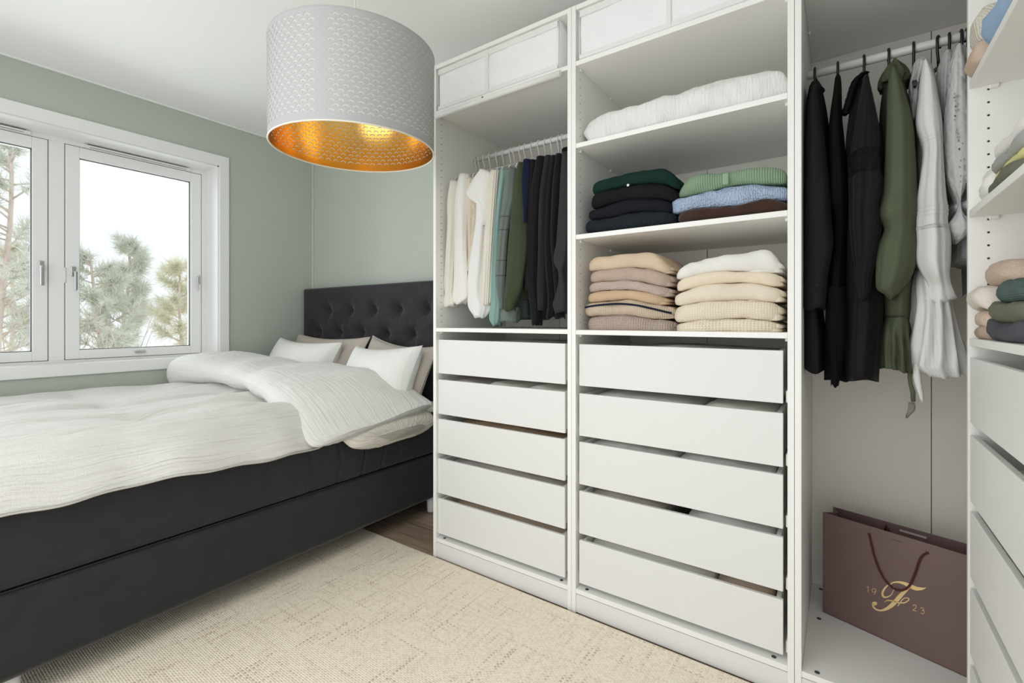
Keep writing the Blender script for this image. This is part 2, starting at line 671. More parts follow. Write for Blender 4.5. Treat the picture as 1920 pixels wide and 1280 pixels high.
fm.box(FX0, FX1, WY0 + 0.008, -1.685, WZ0 + 0.006, WZ1 - 0.008, 0.001)
fm.box(FX0, FX1, -1.685, -0.157, 2.185, WZ1 - 0.008, 0.001)
fm.box(FX0, FX1, -1.685, -0.157, WZ0 + 0.006, 0.903, 0.001)
fm.box(FX0, FX1, -0.953, -0.884, 0.903, 2.185, 0.001)
fm.build('frame', M['gloss_white'], win)


def sash(y0, y1, name='sash'):
    z0, z1 = 0.906, 2.182
    w = 0.064
    s = MB()
    X0, X1 = XF - 0.06, XF + 0.004
    s.box(X0, X1, y0, y0 + w, z0, z1, 0.003, 2)
    s.box(X0, X1, y1 - w, y1, z0, z1, 0.003, 2)
    s.box(X0, X1, y0 + w, y1 - w, z1 - w, z1, 0.003, 2)
    s.box(X0, X1, y0 + w, y1 - w, z0, z0 + 0.054, 0.003, 2)
    o = s.build(name, M['gloss_white'], win)
    g = MB()
    e = 0.004
    a0, a1, b0, b1 = y0 + w, y1 - w, z0 + 0.054, z1 - w
    for q in ((a0, a0 + e, b0, b1), (a1 - e, a1, b0, b1), (a0, a1, b0, b0 + e), (a0, a1, b1 - e, b1)):
        g.box(XF - 0.03, XF - 0.012, *q)
    g.build('gasket', M['gasket'], o)
    # dark strips stand in for the shadow gap round the sash
    q = MB()
    for (p0, p1, r0, r1) in ((y0 - 0.003, y0, z0 - 0.003, z1 + 0.003), (y1, y1 + 0.003, z0 - 0.003, z1 + 0.003), (y0, y1, z1, z1 + 0.003), (y0, y1, z0 - 0.003, z0)):
        q.box(XF - 0.05, XF + 0.0006, p0, p1, r0, r1)
    q.build('gap_shadow', M['gasket'], o)
    bx('pane', M['glass'], o, XF - 0.034, XF - 0.030, a0, a1, b0, b1, 0)
    return o


s1 = sash(-0.881, -0.160)
s2 = sash(-1.682, -0.956)


def handle(parent, yc, zc, side):
    h = MB()
    h.box(XF + 0.004, XF + 0.012, yc - 0.011, yc + 0.011, zc - 0.03, zc + 0.03, 0.003, 2)
    h.tube([(XF + 0.01, yc, zc), (XF + 0.045, yc, zc - 0.004), (XF + 0.05, yc + 0.008 * side, zc - 0.012)], 0.008)
    h.box(XF + 0.040, XF + 0.055, yc + 0.004 * side - 0.009, yc + 0.004 * side + 0.009, zc - 0.115, zc, 0.004, 2)
    h.build('handle', M['chrome'], parent)


hp = onX(137, 470, XF); handle(s1, hp[1], 1.43, 1)
hp = onX(77, 470, XF); handle(s2, hp[1], 1.45, -1)
hp = onX(369, 492, XF)
h = MB()
h.box(XF + 0.004, XF + 0.012, -0.178, -0.160, 1.40, 1.46, 0.003)
h.box(XF + 0.012, XF + 0.022, -0.190, -0.181, 1.35, 1.45, 0.003)
h.build('latch', M['chrome'], s1)
hp = onX(262, 659, XF)
h = MB()
h.box(XF + 0.004, XF + 0.014, hp[1] - 0.03, hp[1] + 0.03, 0.926, 0.940, 0.003)
h.lathe([(0.004, 0), (0.007, 0.002), (0.007, 0.016), (0.003, 0.018)], (XF + 0.012, hp[1] - 0.018, 0.934), 12, 'X')
h.build('latch', M['chrome'], s1)
h = MB()
h.tube([(XF + 0.006, -0.884, 1.36), (XF + 0.006, -0.884, 1.45)], 0.006)
h.build('hinge', M['gloss_white'], s1)
for (ya, yb, par) in ((onX(155, 275, XF)[1], onX(357, 318, XF)[1], s1), (-1.62, onX(57, 245, XF)[1], s2)):
    v = bx('vent', M['white_plastic'], win, XF, XF + 0.012, ya, yb, 2.189, 2.207, 0.002)
    bx('slot', M['gasket'], v, XF + 0.0121, XF + 0.0127, ya + 0.03, yb - 0.03, 2.192, 2.1945, 0)
    bx('slot', M['gasket'], v, XF + 0.002, XF + 0.012, ya + 0.02, yb - 0.02, 2.2072, 2.2095, 0)

# ------------------------------------------------------------------ outside: pines and shrubs
M['needle'] = plain('washed_out_pine_needles', (0.80, 0.83, 0.74), 0.7, var=0.25, bscale=3)  # tree colours bleached to imitate the overexposed, hazy view outside
M['needle2'] = plain('yellow_green_needles', (0.88, 0.83, 0.69), 0.7, var=0.2, bscale=3)
M['bark'] = plain('pinkish_pine_bark', (0.74, 0.62, 0.55), 0.8, var=0.2, bscale=12)
M['twig'] = plain('bare_twigs', (0.68, 0.56, 0.50), 0.8)


def tuft(V, F, p, d, rg, L=0.15, n=34, w=0.0040):
    d = d.normalized()
    a = d.orthogonal().normalized()
    b_ = d.cross(a)
    for i in range(n):
        t = rg.uniform(0, 2 * PI)
        sp = rg.uniform(0.25, 1.3)
        q = (d * math.cos(sp) + (a * math.cos(t) + b_ * math.sin(t)) * math.sin(sp)).normalized()
        s = q.orthogonal().normalized() * w
        base = p - d * rg.uniform(0, 0.10)
        k = len(V)
        l = L * rg.uniform(0.7, 1.1)
        V += [base - s, base + s, base + q * l]
        F.append((k, k + 1, k + 2))


def pine(x, y, z0, h, spread, seed, label, nmat, dens=1.0, first=0.15):
    rg = random.Random(seed)
    t = empty('pine_tree', (x, y, z0), label, 'tree')
    lean = rg.uniform(-0.1, 0.1)
    pts = [Vector((x + lean * s * h * 0.3 + 0.03 * math.sin(s * 9), y + 0.05 * math.sin(s * 6 + seed), z0 + h * s)) for s in np.linspace(0, 1, 14)]
    tr = MB().tube(pts, [0.030 * (1 - 0.85 * s) + 0.006 for s in np.linspace(0, 1, 14)], 8).build('trunk', M['bark'], t)
    br = MB()
    V, F = [], []
    nb = int(26 * dens * h / 2.5)
    for i in range(nb):
        s = first + (1 - first) * (i + rg.random()) / nb
        k = s * 13
        i0 = min(int(k), 12)
        p = pts[i0].lerp(pts[i0 + 1], k - i0)
        az = rg.uniform(0, 2 * PI)
        l = spread * (1.05 - s) ** 0.7 * rg.uniform(0.6, 1.1) + 0.06
        up = rg.uniform(0.15, 0.7)
        d = Vector((math.cos(az), math.sin(az), up)).normalized()
        bend = Vector((0, 0, 0.25 * l))
        bp_ = [p + d * l * q + bend * q * q for q in (0, 0.35, 0.7, 1.0)]
        br.tube(bp_, [0.009, 0.007, 0.005, 0.003], 5)
        for q in (0.45, 0.62, 0.8, 1.0):
            pp = p + d * l * q + bend * q * q
            for sgn in ((0,) if q == 1.0 else (-1, 1)):
                side = Vector((-d.y, d.x, 0.35)) * sgn
                dd = (d + side * 0.9).normalized() if sgn else (d + Vector((0, 0, 0.4))).normalized()
                sl = 0.20 * l * rg.uniform(0.6, 1.3) if sgn else 0.03
                e = pp + dd * sl
                if sgn: br.tube([pp, e], [0.005, 0.003], 4)
                tuft(V, F, e, dd, rg)
    tuft(V, F, pts[-1], Vector((0, 0, 1)), rg)
    br.build('branches', M['bark'], t)
    nd = mk('needles', V, F, nmat, t)
    nd['kind'] = 'stuff'
    return t


def at_far(u, v, X):
    return onX(u, v, X)


p = at_far(8, 430, -4.6)
pine(-4.6, p[1], -0.5, 3.55, 0.75, 3, 'tall pine with bare leaning trunk filling the left window sash', M['needle'], 1.3, 0.35)
p = at_far(180, 560, -5.2)
pine(-5.2, p[1], -0.9, 2.75, 0.75, 11, 'green pine top just right of the window mullion', M['needle'], 1.3, 0.4)
p = at_far(235, 500, -5.6)
pine(-5.6, p[1], -0.9, 3.0, 0.5, 21, 'slender pine shoot rising at the middle of the right sash', M['needle'], 0.9, 0.6)
p = at_far(330, 560, -5.0)
pine(-5.0, p[1] + 0.1, -0.9, 2.7, 0.6, 31, 'yellowish conifer against the right edge of the window glass', M['needle2'], 1.5, 0.35)
p = at_far(20, 600, -5.6)
pine(-5.8, p[1], -1.0, 2.9, 0.9, 41, 'low reddish pine behind the bottom of the left sash', M['needle2'], 1.2, 0.3)


def shrub(x, y, z0, h, seed, label):
    rg = random.Random(seed)
    b_ = MB()
    for i in range(16):
        az = rg.uniform(0, 2 * PI)
        d = Vector((math.cos(az) * 0.4, math.sin(az) * 0.45, 1))
        p0 = Vector((x + rg.uniform(-.15, .15), y + rg.uniform(-.4, .4), z0))
        hh = h * rg.uniform(0.6, 1.0)
        pts = [p0 + d * hh * q + Vector((0, math.sin(q * 5 + i) * 0.05, 0)) for q in (0, .3, .6, .8, 1)]
        b_.tube(pts, [0.011, 0.009, 0.006, 0.004, 0.002], 4)
        for j in range(5):
            q = rg.uniform(0.4, 0.95)
            pp = p0 + d * hh * q
            az2 = rg.uniform(0, 2 * PI)
            b_.tube([pp, pp + Vector((math.cos(az2) * .18, math.sin(az2) * .18, .25)) * rg.uniform(.6, 1.4)], [0.004, 0.002], 4)
    o = b_.build('bare_shrub', M['twig'])
    return tag(o, label, 'shrub')


p = at_far(250, 620, -4.4)
shrub(-4.4, p[1], -0.6, 1.9, 5, 'leafless reddish twigs low in the right window sash')

# ------------------------------------------------------------------ wardrobe frames
T = 0.018
DP = 0.578


def pin_holes(parent, x, side, zs, ys=(0.037, 0.50), r=0.0026):
    V, F = [], []
    for y in ys:
        for z in zs:
            k = len(V)
            for i in range(8):
                a = 2 * PI * i / 8
                V.append((x + side * 0.0003, y + r * math.cos(a), z + r * math.sin(a)))
            F.append(tuple(range(k, k + 8)))
    o = mk('pin_holes', V, F, M['dark'], parent)
    o['kind'] = 'stuff'


def frame(name, label, X0, X1, shelves, zbase=0.094, group=None, top=2.364, holes=True, back_seam=True, clips=True):
    w = empty(name, (X0, 0, 0), label, 'wardrobe', group)
    sp = bx('side_panel', M['white'], w, X0 + 0.0006, X0 + T, 0, DP, 0, top, 0.0007)
    sp2 = bx('side_panel', M['white'], w, X1 - T, X1 - 0.0006, 0, DP, 0, top, 0.0007)
    if holes:
        zs = np.arange(1.13, 2.30, 0.032)
        pin_holes(sp, X0 + T, 1, zs)
        pin_holes(sp2, X1 - T, -1, zs)
    a, b_ = X0 + T + 0.0003, X1 - T - 0.0003
    bp = bx('bottom_panel', M['white'], w, a, b_, 0.001, DP - 0.006, zbase - T, zbase, 0.0007)
    for (sx, sy) in ((a + 0.038, 0.021), (b_ - 0.038, 0.021), (a + 0.032, 0.325), (a + 0.030, 0.545)):
        MB().lathe([(0.007, 0), (0.007, 0.0012), (0.004, 0.0016)], (sx, sy, zbase), 14).build('screw_cap', M['screw'], bp)
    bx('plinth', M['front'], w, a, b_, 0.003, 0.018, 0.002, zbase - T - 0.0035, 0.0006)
    bx('top_panel', M['white'], w, a, b_, 0.001, DP - 0.006, top - T, top, 0.0007)
    xm = (X0 + X1) / 2
    bx('back_panel', M['white_in'], w, a, xm - 0.0012, DP - 0.005, DP - 0.001, zbase, top - T, 0.0005)
    bx('back_panel', M['white_in'], w, xm + 0.0012, b_, DP - 0.005, DP - 0.001, zbase, top - T, 0.0005)
    for z in shelves:
        s = bx('shelf', M['white'], w, a, b_, 0.001, DP - 0.008, z - T, z, 0.0012, 2)
        if clips:
            for (cx, sg) in ((a, 1), (b_, -1)):
                for cy in (0.037, 0.33):
                    c = MB()
                    c.box(min(cx, cx + sg * 0.009), max(cx, cx + sg * 0.009), cy - 0.008, cy + 0.008, z - T - 0.010, z - T, 0.002)
                    c.build('shelf_clip', M['white_plastic'], s)
    return w


W1 = frame('wardrobe', 'narrow-looking white open wardrobe unit nearest the bed, hanging clothes above five drawers', 0.0, 0.75, [2.142, 1.102])
W2 = frame('wardrobe', 'middle white open wardrobe unit with stacked sweaters above five wide drawers', 0.75, 1.5, [2.146, 1.826, 1.471, 1.1005])
W3 = frame('wardrobe', 'tall white wardrobe unit holding long dresses and a mauve paper bag', 1.5, 2.25, [2.176], holes=False)

DZ = [(0.883, 1.045), (0.688, 0.853), (0.499, 0.664), (0.307, 0.473), (0.113, 0.281)]


def drawers(w, X0, X1, lx, rx, ys):
    """drawer boxes: front board, sides, bottom, back"""
    for i, (z0, z1) in enumerate(DZ):
        y = ys[i]
        d = MB()
        xa, xb = lx + 0.008, rx - 0.008
        d.box(xa, xa + 0.012, y + 0.014, y + 0.50, z0 + 0.012, z1 - 0.003, 0.001)
        d.box(xb - 0.012, xb, y + 0.014, y + 0.50, z0 + 0.012, z1 - 0.003, 0.001)
        d.box(xa + 0.012, xb - 0.012, y + 0.014, y + 0.50, z0 + 0.012, z0 + 0.02, 0.0005)
        d.box(xa + 0.012, xb - 0.012, y + 0.488, y + 0.50, z0 + 0.02, z1 - 0.02, 0.001)
        d = d.build('drawer', M['white'], w)
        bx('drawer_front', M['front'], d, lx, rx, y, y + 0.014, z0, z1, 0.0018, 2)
        for (cx0, cx1) in ((X0 + T + 0.0005, X0 + T + 0.007), (X1 - T - 0.007, X1 - T - 0.0005)):
            bx('runner', M['white_plastic'], d, cx0, cx1, 0.03, 0.53, z0 + 0.001, z0 + 0.038, 0.002)


drawers(W1, 0.0, 0.75, 0.0205, 0.714, [0.014, 0.013, 0.012, 0.012, 0.012])
drawers(W2, 0.75, 1.5, 0.776, 1.469, [0.014, 0.014, 0.014, 0.014, 0.014])

# clothes rails (parts of their wardrobes)
rail1 = MB()
rail1.tube([(0.0185, 0.29, 1.988), (0.7315, 0.29, 1.988)], 0.0125, 16)
rail1 = rail1.build('clothes_rail', M['white_steel'], W1)
rail3 = MB()
rail3.tube([(1.5185, 0.29, 1.988), (2.2315, 0.29, 1.988)], 0.0135, 16)
rail3 = rail3.build('clothes_rail', M['white_steel'], W3)
# tubular bar under the front of the top shelf of W1
lb = MB()
lb.tube([(0.022, -0.010, 2.113), (0.706, -0.010, 2.113)], 0.0125, 16)
lb.box(0.03, 0.70, -0.006, 0.012, 2.113, 2.1235, 0.002)
lb = lb.build('light_bar', M['white_plastic'])
tag(lb, 'slim white tubular bar clipped under the front edge of the top shelf near the lamp', 'bar')
bx('switch_mark', M['gasket'], lb, 0.318, 0.326, -0.0235, -0.0215, 2.117, 2.122, 0.0005)


# ------------------------------------------------------------------ right-hand wardrobe (runs towards the camera)
RX = 1.876
W4 = empty('wardrobe', (RX, 0, 0), 'white open wardrobe unit cut by the right edge of the photo, folded clothes over drawers', 'wardrobe')
RY0, RY1 = -1.0, -0.001
RD = RX + 0.58
# side panels lie in XZ
pA = bx('side_panel', M['white'], W4, RX, RD, RY1 - T, RY1, 0, 2.364, 0.0007)
bx('side_panel', M['white'], W4, RX, RD, RY0, RY0 + T, 0, 2.364, 0.0007)
bx('back_panel', M['white_in'], W4, RD, RD + 0.004, RY0, RY1, 0.05, 2.36, 0.0005)
bx('top_panel', M['white'], W4, RX + 0.001, RD - 0.001, RY0 + T + .0003, RY1 - T - .0003, 2.346, 2.364, 0.0007)
bx('bottom_panel', M['white'], W4, RX + 0.001, RD - 0.001, RY0 + T + .0003, RY1 - T - .0003, 0.076, 0.094, 0.0007)
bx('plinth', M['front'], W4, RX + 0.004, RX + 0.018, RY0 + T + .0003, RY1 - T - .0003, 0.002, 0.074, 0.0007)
for z in (1.733, 1.412, 1.093):
    s = bx('shelf', M['white'], W4, RX + 0.001, RD - 0.002, RY0 + T + .0003, RY1 - T - .0003, z - T, z, 0.0012, 2)
    for cx in (RX + 0.045, RX + 0.42):
        c = MB()
        c.box(cx - 0.009, cx + 0.009, RY1 - T - 0.010, RY1 - T, z - T - 0.010, z - T, 0.002)
        c.build('shelf_clip', M['white_plastic'], s)
V, F = [], []
for cx in (RX + 0.036, RX + 0.42):
    for z in np.arange(1.13, 2.3, 0.032):
        k = len(V)
        for i in range(10):
            a = 2 * PI * i / 10
            V.append((cx + 0.0027 * math.cos(a), RY1 - T - 0.0003, z + 0.0027 * math.sin(a)))
        F.append(tuple(range(k, k + 10)))
ph = mk('pin_holes', V, F, M['dark'], pA)
ph['kind'] = 'stuff'
for i, (z0, z1) in enumerate(DZ):
    ya, yb = RY0 + T + 0.006, RY1 - T - 0.006
    x = RX + 0.002
    d = MB()
    d.box(x + 0.014, x + 0.50, ya + 0.008, ya + 0.020, z0 + 0.012, z1 - 0.004, 0.001)
    d.box(x + 0.014, x + 0.50, yb - 0.020, yb - 0.008, z0 + 0.012, z1 - 0.004, 0.001)
    d.box(x + 0.014, x + 0.50, ya + 0.020, yb - 0.020, z0 + 0.012, z0 + 0.02, 0.0005)
    d.box(x + 0.488, x + 0.50, ya + 0.020, yb - 0.020, z0 + 0.02, z1 - 0.004, 0.001)
    d = d.build('drawer', M['white'], W4)
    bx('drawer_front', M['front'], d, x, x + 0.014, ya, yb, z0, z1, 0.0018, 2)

# ------------------------------------------------------------------ rug
def rug():
    X0, X1, Y0, Y1 = -0.80, 1.72, -2.33, -0.012
    nx, ny = 330, 60
    V, F = [], []
    xs = np.linspace(X0, X1, nx)
    zt = 0.011
    ys = np.concatenate([np.linspace(Y0, Y1 - 0.01, ny - 3), [Y1 - 0.005, Y1 - 0.001, Y1 - 0.001]])
    for j, y in enumerate(ys):
        for i, x in enumerate(xs):
            z = zt
            yy = y
            if j >= ny - 2:
                yy = Y1 - 0.0035 + 0.003 * math.sin(x / 0.0115 * 2 * PI * 0.5)
                z = 0.007 if j == ny - 2 else 0.0008
            if i == 0 or i == nx - 1: z = min(z, 0.006)
            V.append((x, yy, z))
    for j in range(ny - 1):
        for i in range(nx - 1):
            k = j * nx + i
            F.append((k, k + 1, k + nx + 1, k + nx))
    o = mk('rug', V, F, M['rug'], smooth=True)
    return tag(o, 'cream hand-woven rug with brown flecks in front of the wardrobes', 'rug')


rug()

# ------------------------------------------------------------------ bed
BX0, BX1 = -1.935, -0.33
bed = empty('bed', (BX0, -1.5, 0), 'wide charcoal upholstered bed with buttoned headboard beneath the window', 'bed')


def soft_box(x0, x1, y0, y1, z0, z1, r, wr=0.0, seed=1, pleat=None, nz=12, nl=120):
    """rounded slab: ring goes round the plan outline, rows go up"""
    rings = []
    per = []
    # plan outline, ccw
    L1, L2 = x1 - x0, y1 - y0
    n1, n2 = int(nl * L1 / (L1 + L2)), int(nl * L2 / (L1 + L2))
    c = 0.03
    pts = []
    for i in range(n1): pts.append((x0 + L1 * i / n1, y0, 0, -1))
    for i in range(n2): pts.append((x1, y0 + L2 * i / n2, 1, 0))
    for i in range(n1): pts.append((x1 - L1 * i / n1, y1, 0, 1))
    for i in range(n2): pts.append((x0, y1 - L2 * i / n2, -1, 0))
    P = np.array(pts)
    sm = P[:, :2].copy()
    for _ in range(1):
        sm = (np.roll(sm, 1, 0) + 2 * sm + np.roll(sm, -1, 0)) / 4
    cx, cy = (x0 + x1) / 2, (y0 + y1) / 2
    for k in range(nz + 1):
        t = k / nz
        z = z0 + (z1 - z0) * t
        ins = 0.0
        dz = min(z - z0, z1 - z)
        if dz < r: ins = r - math.sqrt(max(r * r - (r - dz) ** 2, 0))
        R = np.zeros((len(P), 3))
        R[:, 0] = sm[:, 0] - np.sign(sm[:, 0] - cx) * np.minimum(ins, abs(sm[:, 0] - cx)) * (abs(P[:, 2]) > 0)
        R[:, 1] = sm[:, 1] - np.sign(sm[:, 1] - cy) * ins * (abs(P[:, 3]) > 0)
        if wr > 0:
            nn = sn(sm[:, 0] + sm[:, 1] * 1.0, np.full(len(P), z * 2.0), seed, 9.0)
            env = math.sin(PI * t)
            R[:, 0] += P[:, 2] * nn * wr * env
            R[:, 1] += P[:, 3] * nn * wr * env
            if pleat is not None:
                for (py, dep, wd) in pleat:
                    g = np.exp(-((sm[:, 1] - py - 0.01 * math.sin(z * 30)) / wd) ** 2) * (P[:, 2] > 0)
                    R[:, 0] -= dep * g * (0.4 + 0.6 * t)
        R[:, 2] = z
        rings.append(R)
    return loft(rings)


V, F, U = soft_box(BX0, BX1, -1.5, 0.49, 0.105, 0.357, 0.010, 0.0015, 3, nl=200)
mk('base', V, F, M['bed'], bed, True, U)
V, F, U = soft_box(BX0, BX1, -1.5, 0.49, 0.366, 0.600, 0.016, 0.006, 5,
                   pleat=[(0.20, 0.006, 0.007), (0.08, 0.010, 0.008), (-0.03, 0.018, 0.008), (-0.15, 0.020, 0.007), (-0.29, 0.014, 0.008), (-0.43, 0.008, 0.012), (-0.62, 0.004, 0.02)], nl=1500, nz=16)
mk('mattress', V, F, M['bed'], bed, True, U)
bx('gap_shade', M['dark'], bed, BX0 + 0.01, BX1 - 0.012, -1.49, 0.48, 0.355, 0.368, 0)  # near-black slab imitates the shade between base and mattress
V, F, U = soft_box(BX0 + 0.01, BX1 - 0.004, -1.49, 0.488, 0.601, 0.634, 0.014, 0.002, 9, nl=240)
mk('mattress_topper', V, F, M['pillow'], bed, True, U)
for (lx, ly) in ((BX1 - 0.06, -1.36), (BX0 + 0.06, -1.36), (BX1 - 0.06, 0.38), (BX0 + 0.06, 0.38)):
    MB().lathe([(0.020, 0.0), (0.024, 0.004), (0.028, 0.104)], (lx, ly, 0.001), 16).build('leg', M['white_plastic'], bed)

# tufted headboard
b1 = [-1.890 + 0.2665 * i for i in range(6)]
b1 = [x for x in (-1.887, -1.622, -1.354, -1.090, -0.828, -0.564)][1:]
b2 = [-1.752, -1.488, -1.222, -0.958, -0.696, -0.430]
rows = [(1.212, b1), (1.046, b2), (0.880, b1), (0.714, b2)]
nx, nz_ = 260, 130
HX0, HX1, HZ0, HZ1 = BX0, BX1, 0.10, 1.392
xs = np.linspace(HX0, HX1, nx)
zs = np.linspace(0.55, HZ1, nz_)
XX, ZZ = np.meshgrid(xs, zs)
H = np.zeros_like(XX)
btn = [(x, z) for z, r in rows for x in r]
for (x, z) in btn:
    d = np.sqrt((XX - x) ** 2 + (ZZ - z) ** 2)
    ang = np.arctan2(ZZ - z, XX - x)
    H += -0.058 * np.exp(-(d / 0.038) ** 1.3) * (1 + 0.12 * np.sin(ang * 9 + x * 30))
    H += -0.010 * np.exp(-(d / 0.080) ** 2)
# diagonal creases between neighbouring buttons
for i, (x, z) in enumerate(btn):
    for (x2, z2) in btn:
        if z2 < z - 0.05 and z2 > z - 0.2 and abs(x2 - x) < 0.16:
            L_ = math.hypot(x2 - x, z2 - z)
            tx, tz = (x2 - x) / L_, (z2 - z) / L_
            s = (XX - x) * tx + (ZZ - z) * tz
            dn = -(XX - x) * tz + (ZZ - z) * tx
            H += -0.0030 * np.exp(-(dn / 0.008) ** 2) * ((s > 0) & (s < L_)) * (0.35 + 0.65 * np.abs(2 * s / L_ - 1))
H += 0.0015 * sn(XX, ZZ, 4, 30)
ed = np.minimum(np.minimum(XX - HX0, HX1 - XX), HZ1 - ZZ)
rr = 0.022
ins = np.where(ed < rr, rr - np.sqrt(np.maximum(rr**2 - (rr - ed) ** 2, 0)), 0)
YY = 0.490 - H * np.clip(ed / 0.05, 0, 1) + ins
V = np.stack([XX, YY, ZZ], 2).reshape(-1, 3)
F = []
for j in range(nz_ - 1):
    for i in range(nx - 1):
        k = j * nx + i
        F.append((k, k + 1, k + nx + 1, k + nx))
U = np.stack([XX, ZZ], 2).reshape(-1, 2)
# close the back with a shell
nV = len(V)
bot = [j for j in range(nx)]
outline = [i for i in range(nx)] + [j * nx + nx - 1 for j in range(1, nz_)] + [(nz_ - 1) * nx + i for i in range(nx - 2, -1, -1)] + [j * nx for j in range(nz_ - 2, 0, -1)]
Vb = V[outline].copy()
Vb[:, 1] = 0.585
V = np.vstack([V, Vb])
U = np.vstack([U, U[outline]])
n_ = len(outline)
for i in range(n_):
    a, b_ = outline[i], outline[(i + 1) % n_]
    F.append((b_, a, nV + i, nV + (i + 1) % n_))
F.append(tuple(nV + i for i in range(n_ - 1, -1, -1)))
hb = mk('headboard', V, F, M['head'], bed, True, U)
bx('headboard_base', M['bed'], bed, HX0 + 0.01, HX1 - 0.01, 0.50, 0.58, 0.004, 0.55, 0.004)
for (x, z) in btn:
    if z > 0.85:
        q = MB().lathe([(0.002, -0.008), (0.008, -0.0065), (0.011, -0.002), (0.011, 0.006)], (x, 0.556, z), 14, 'Y')
        q.build('button', M['head'], hb)

# ------------------------------------------------------------------ duvet
duvet = empty('duvet', (-1.1, -0.8, 0.64), 'puffy white crinkled duvet spread over the bed, its top turned back', 'duvet')


def duvet_lower():
    ys = np.linspace(-1.62, 0.02, 230)
    # profile across: from wall side (s=0) to hanging edge and under
    s = np.linspace(0, 1, 220)
    rings = []
    for yy in ys:
        edge_z = np.interp(yy, [-1.4, -0.85, -0.65, -0.41, -0.32, 0.1], [0.588, 0.584, 0.572, 0.556, 0.58, 0.60])
        edge_x = -0.288 + 0.012 * math.sin(yy * 7 + 1) + 0.007 * math.sin(yy * 19)
        edge_z = edge_z + 0.005 * math.sin(yy * 11) + 0.003 * math.sin(yy * 31)
        xs = -1.935 + (edge_x + 1.935) * s
        top = np.full_like(s, 0.755)
        # falling shoulder to the hanging edge
        d = edge_x - xs
        sh = np.clip(1 - d / 0.26, 0, 1)
        top = top - (0.755 - edge_z - 0.03) * sh ** 2.6
        top -= 0.10 * np.clip(1 - d / 0.020, 0, 1) ** 2 * 0.3
        # channels running along the bed
        for (cx, dep, wd, amp, ph) in ((-1.52, 0.065, 0.040, 0.07, 0.4), (-1.20, 0.075, 0.038, 0.06, 1.6), (-0.88, 0.065, 0.036, 0.06, 2.5), (-0.62, 0.030, 0.028, 0.05, 4.0)):
            c = cx + amp * math.sin(yy * 2.6 + ph)
            dd = dep * (0.60 + 0.40 * math.sin(yy * 3.7 + ph * 2))
            top -= dd * np.exp(-((xs - c) / wd) ** 2)
        # stitched tuft points pulling the cloth down
        for (tx, ty) in ((-1.28, -0.91), (-0.86, -0.93), (-1.70, -0.93), (-1.20, -0.42), (-0.80, -0.40), (-1.3, -1.42), (-0.88, -1.42)):
            rr2 = np.sqrt(((xs - tx) / 0.15) ** 2 + ((yy - ty) / 0.10) ** 2)
            top -= 0.060 * np.exp(-rr2 ** 0.9 * 1.5)
        top += 0.014 * sn(xs * 1.0, np.full_like(xs, yy * 0.6), 8, 13)
        top += 0.0022 * sn(xs * 1.0, np.full_like(xs, yy * 0.25), 12, 60, 2) * 1.2 + 0.0013 * sn(xs * 1.0, np.full_like(xs, yy * 0.06), 14, 150, 2)
        wall = np.clip((xs + 1.935) / 0.10, 0, 1)
        top = 0.665 + (top - 0.665) * (wall * (2 - wall)) ** 0.5
        bott = np.full_like(s, 0.638)
        over = xs > -0.335
        bz = np.where(xs > -0.36, 0.638 - (0.638 - edge_z) * np.clip((xs + 0.36) / 0.04, 0, 1), 0.638)
        up = np.stack([xs, np.full_like(xs, yy), np.maximum(top, bz + 0.004)], 1)
        lo = np.stack([xs, np.full_like(xs, yy), bz], 1)[::-10]
        tip = np.array([[edge_x + 0.008, yy, (edge_z + edge_z + 0.03) / 2 - 0.004]])
        rings.append(np.vstack([up, tip, lo]))
    return loft(rings)


V, F, U = duvet_lower()
mk('lower_layer', V, F, M['muslin'], duvet, True, U)


def puffy(stations, n=64, seed=3, noise=0.006, fine=0.0015, nu=3.0):
    """stations: list of (x, yf, yb, zb, zt, squeeze) -> lofted along x; the cross-section lies in YZ"""
    S = np.array(stations, float)
    t = np.linspace(0, 1, 150)
    k = np.linspace(0, 1, len(S))
    C = [smooth_interp(t, list(zip(k, S[:, j]))) for j in range(S.shape[1])]
    rings = []
    th = np.linspace(0, 2 * PI, n, endpoint=False)
    for i in range(len(t)):
        x, yf, yb, zb, zt = (C[j][i] for j in range(5))
        cy, ry = (yf + yb) / 2, (yb - yf) / 2
        cz, rz = (zb + zt) / 2, (zt - zb) / 2
        c, s_ = np.cos(th), np.sin(th)
        ex = 0.62
        yy = cy + ry * np.sign(c) * np.abs(c) ** ex
        zz = cz + rz * np.sign(s_) * np.abs(s_) ** 0.85
        nz = noise * sn(np.full_like(yy, x * nu), yy * 1.2 + zz, seed, 6) + fine * sn(np.full_like(yy, x), yy * 2, seed + 5, 70, 2)
        if S.shape[1] > 5:
            tilt = C[5][i]
            zz = zz + tilt * (yy - cy)
        rings.append(np.stack([x + 0 * yy, yy + nz * c * 0.5, zz + nz * s_], 1))
    return loft(rings)


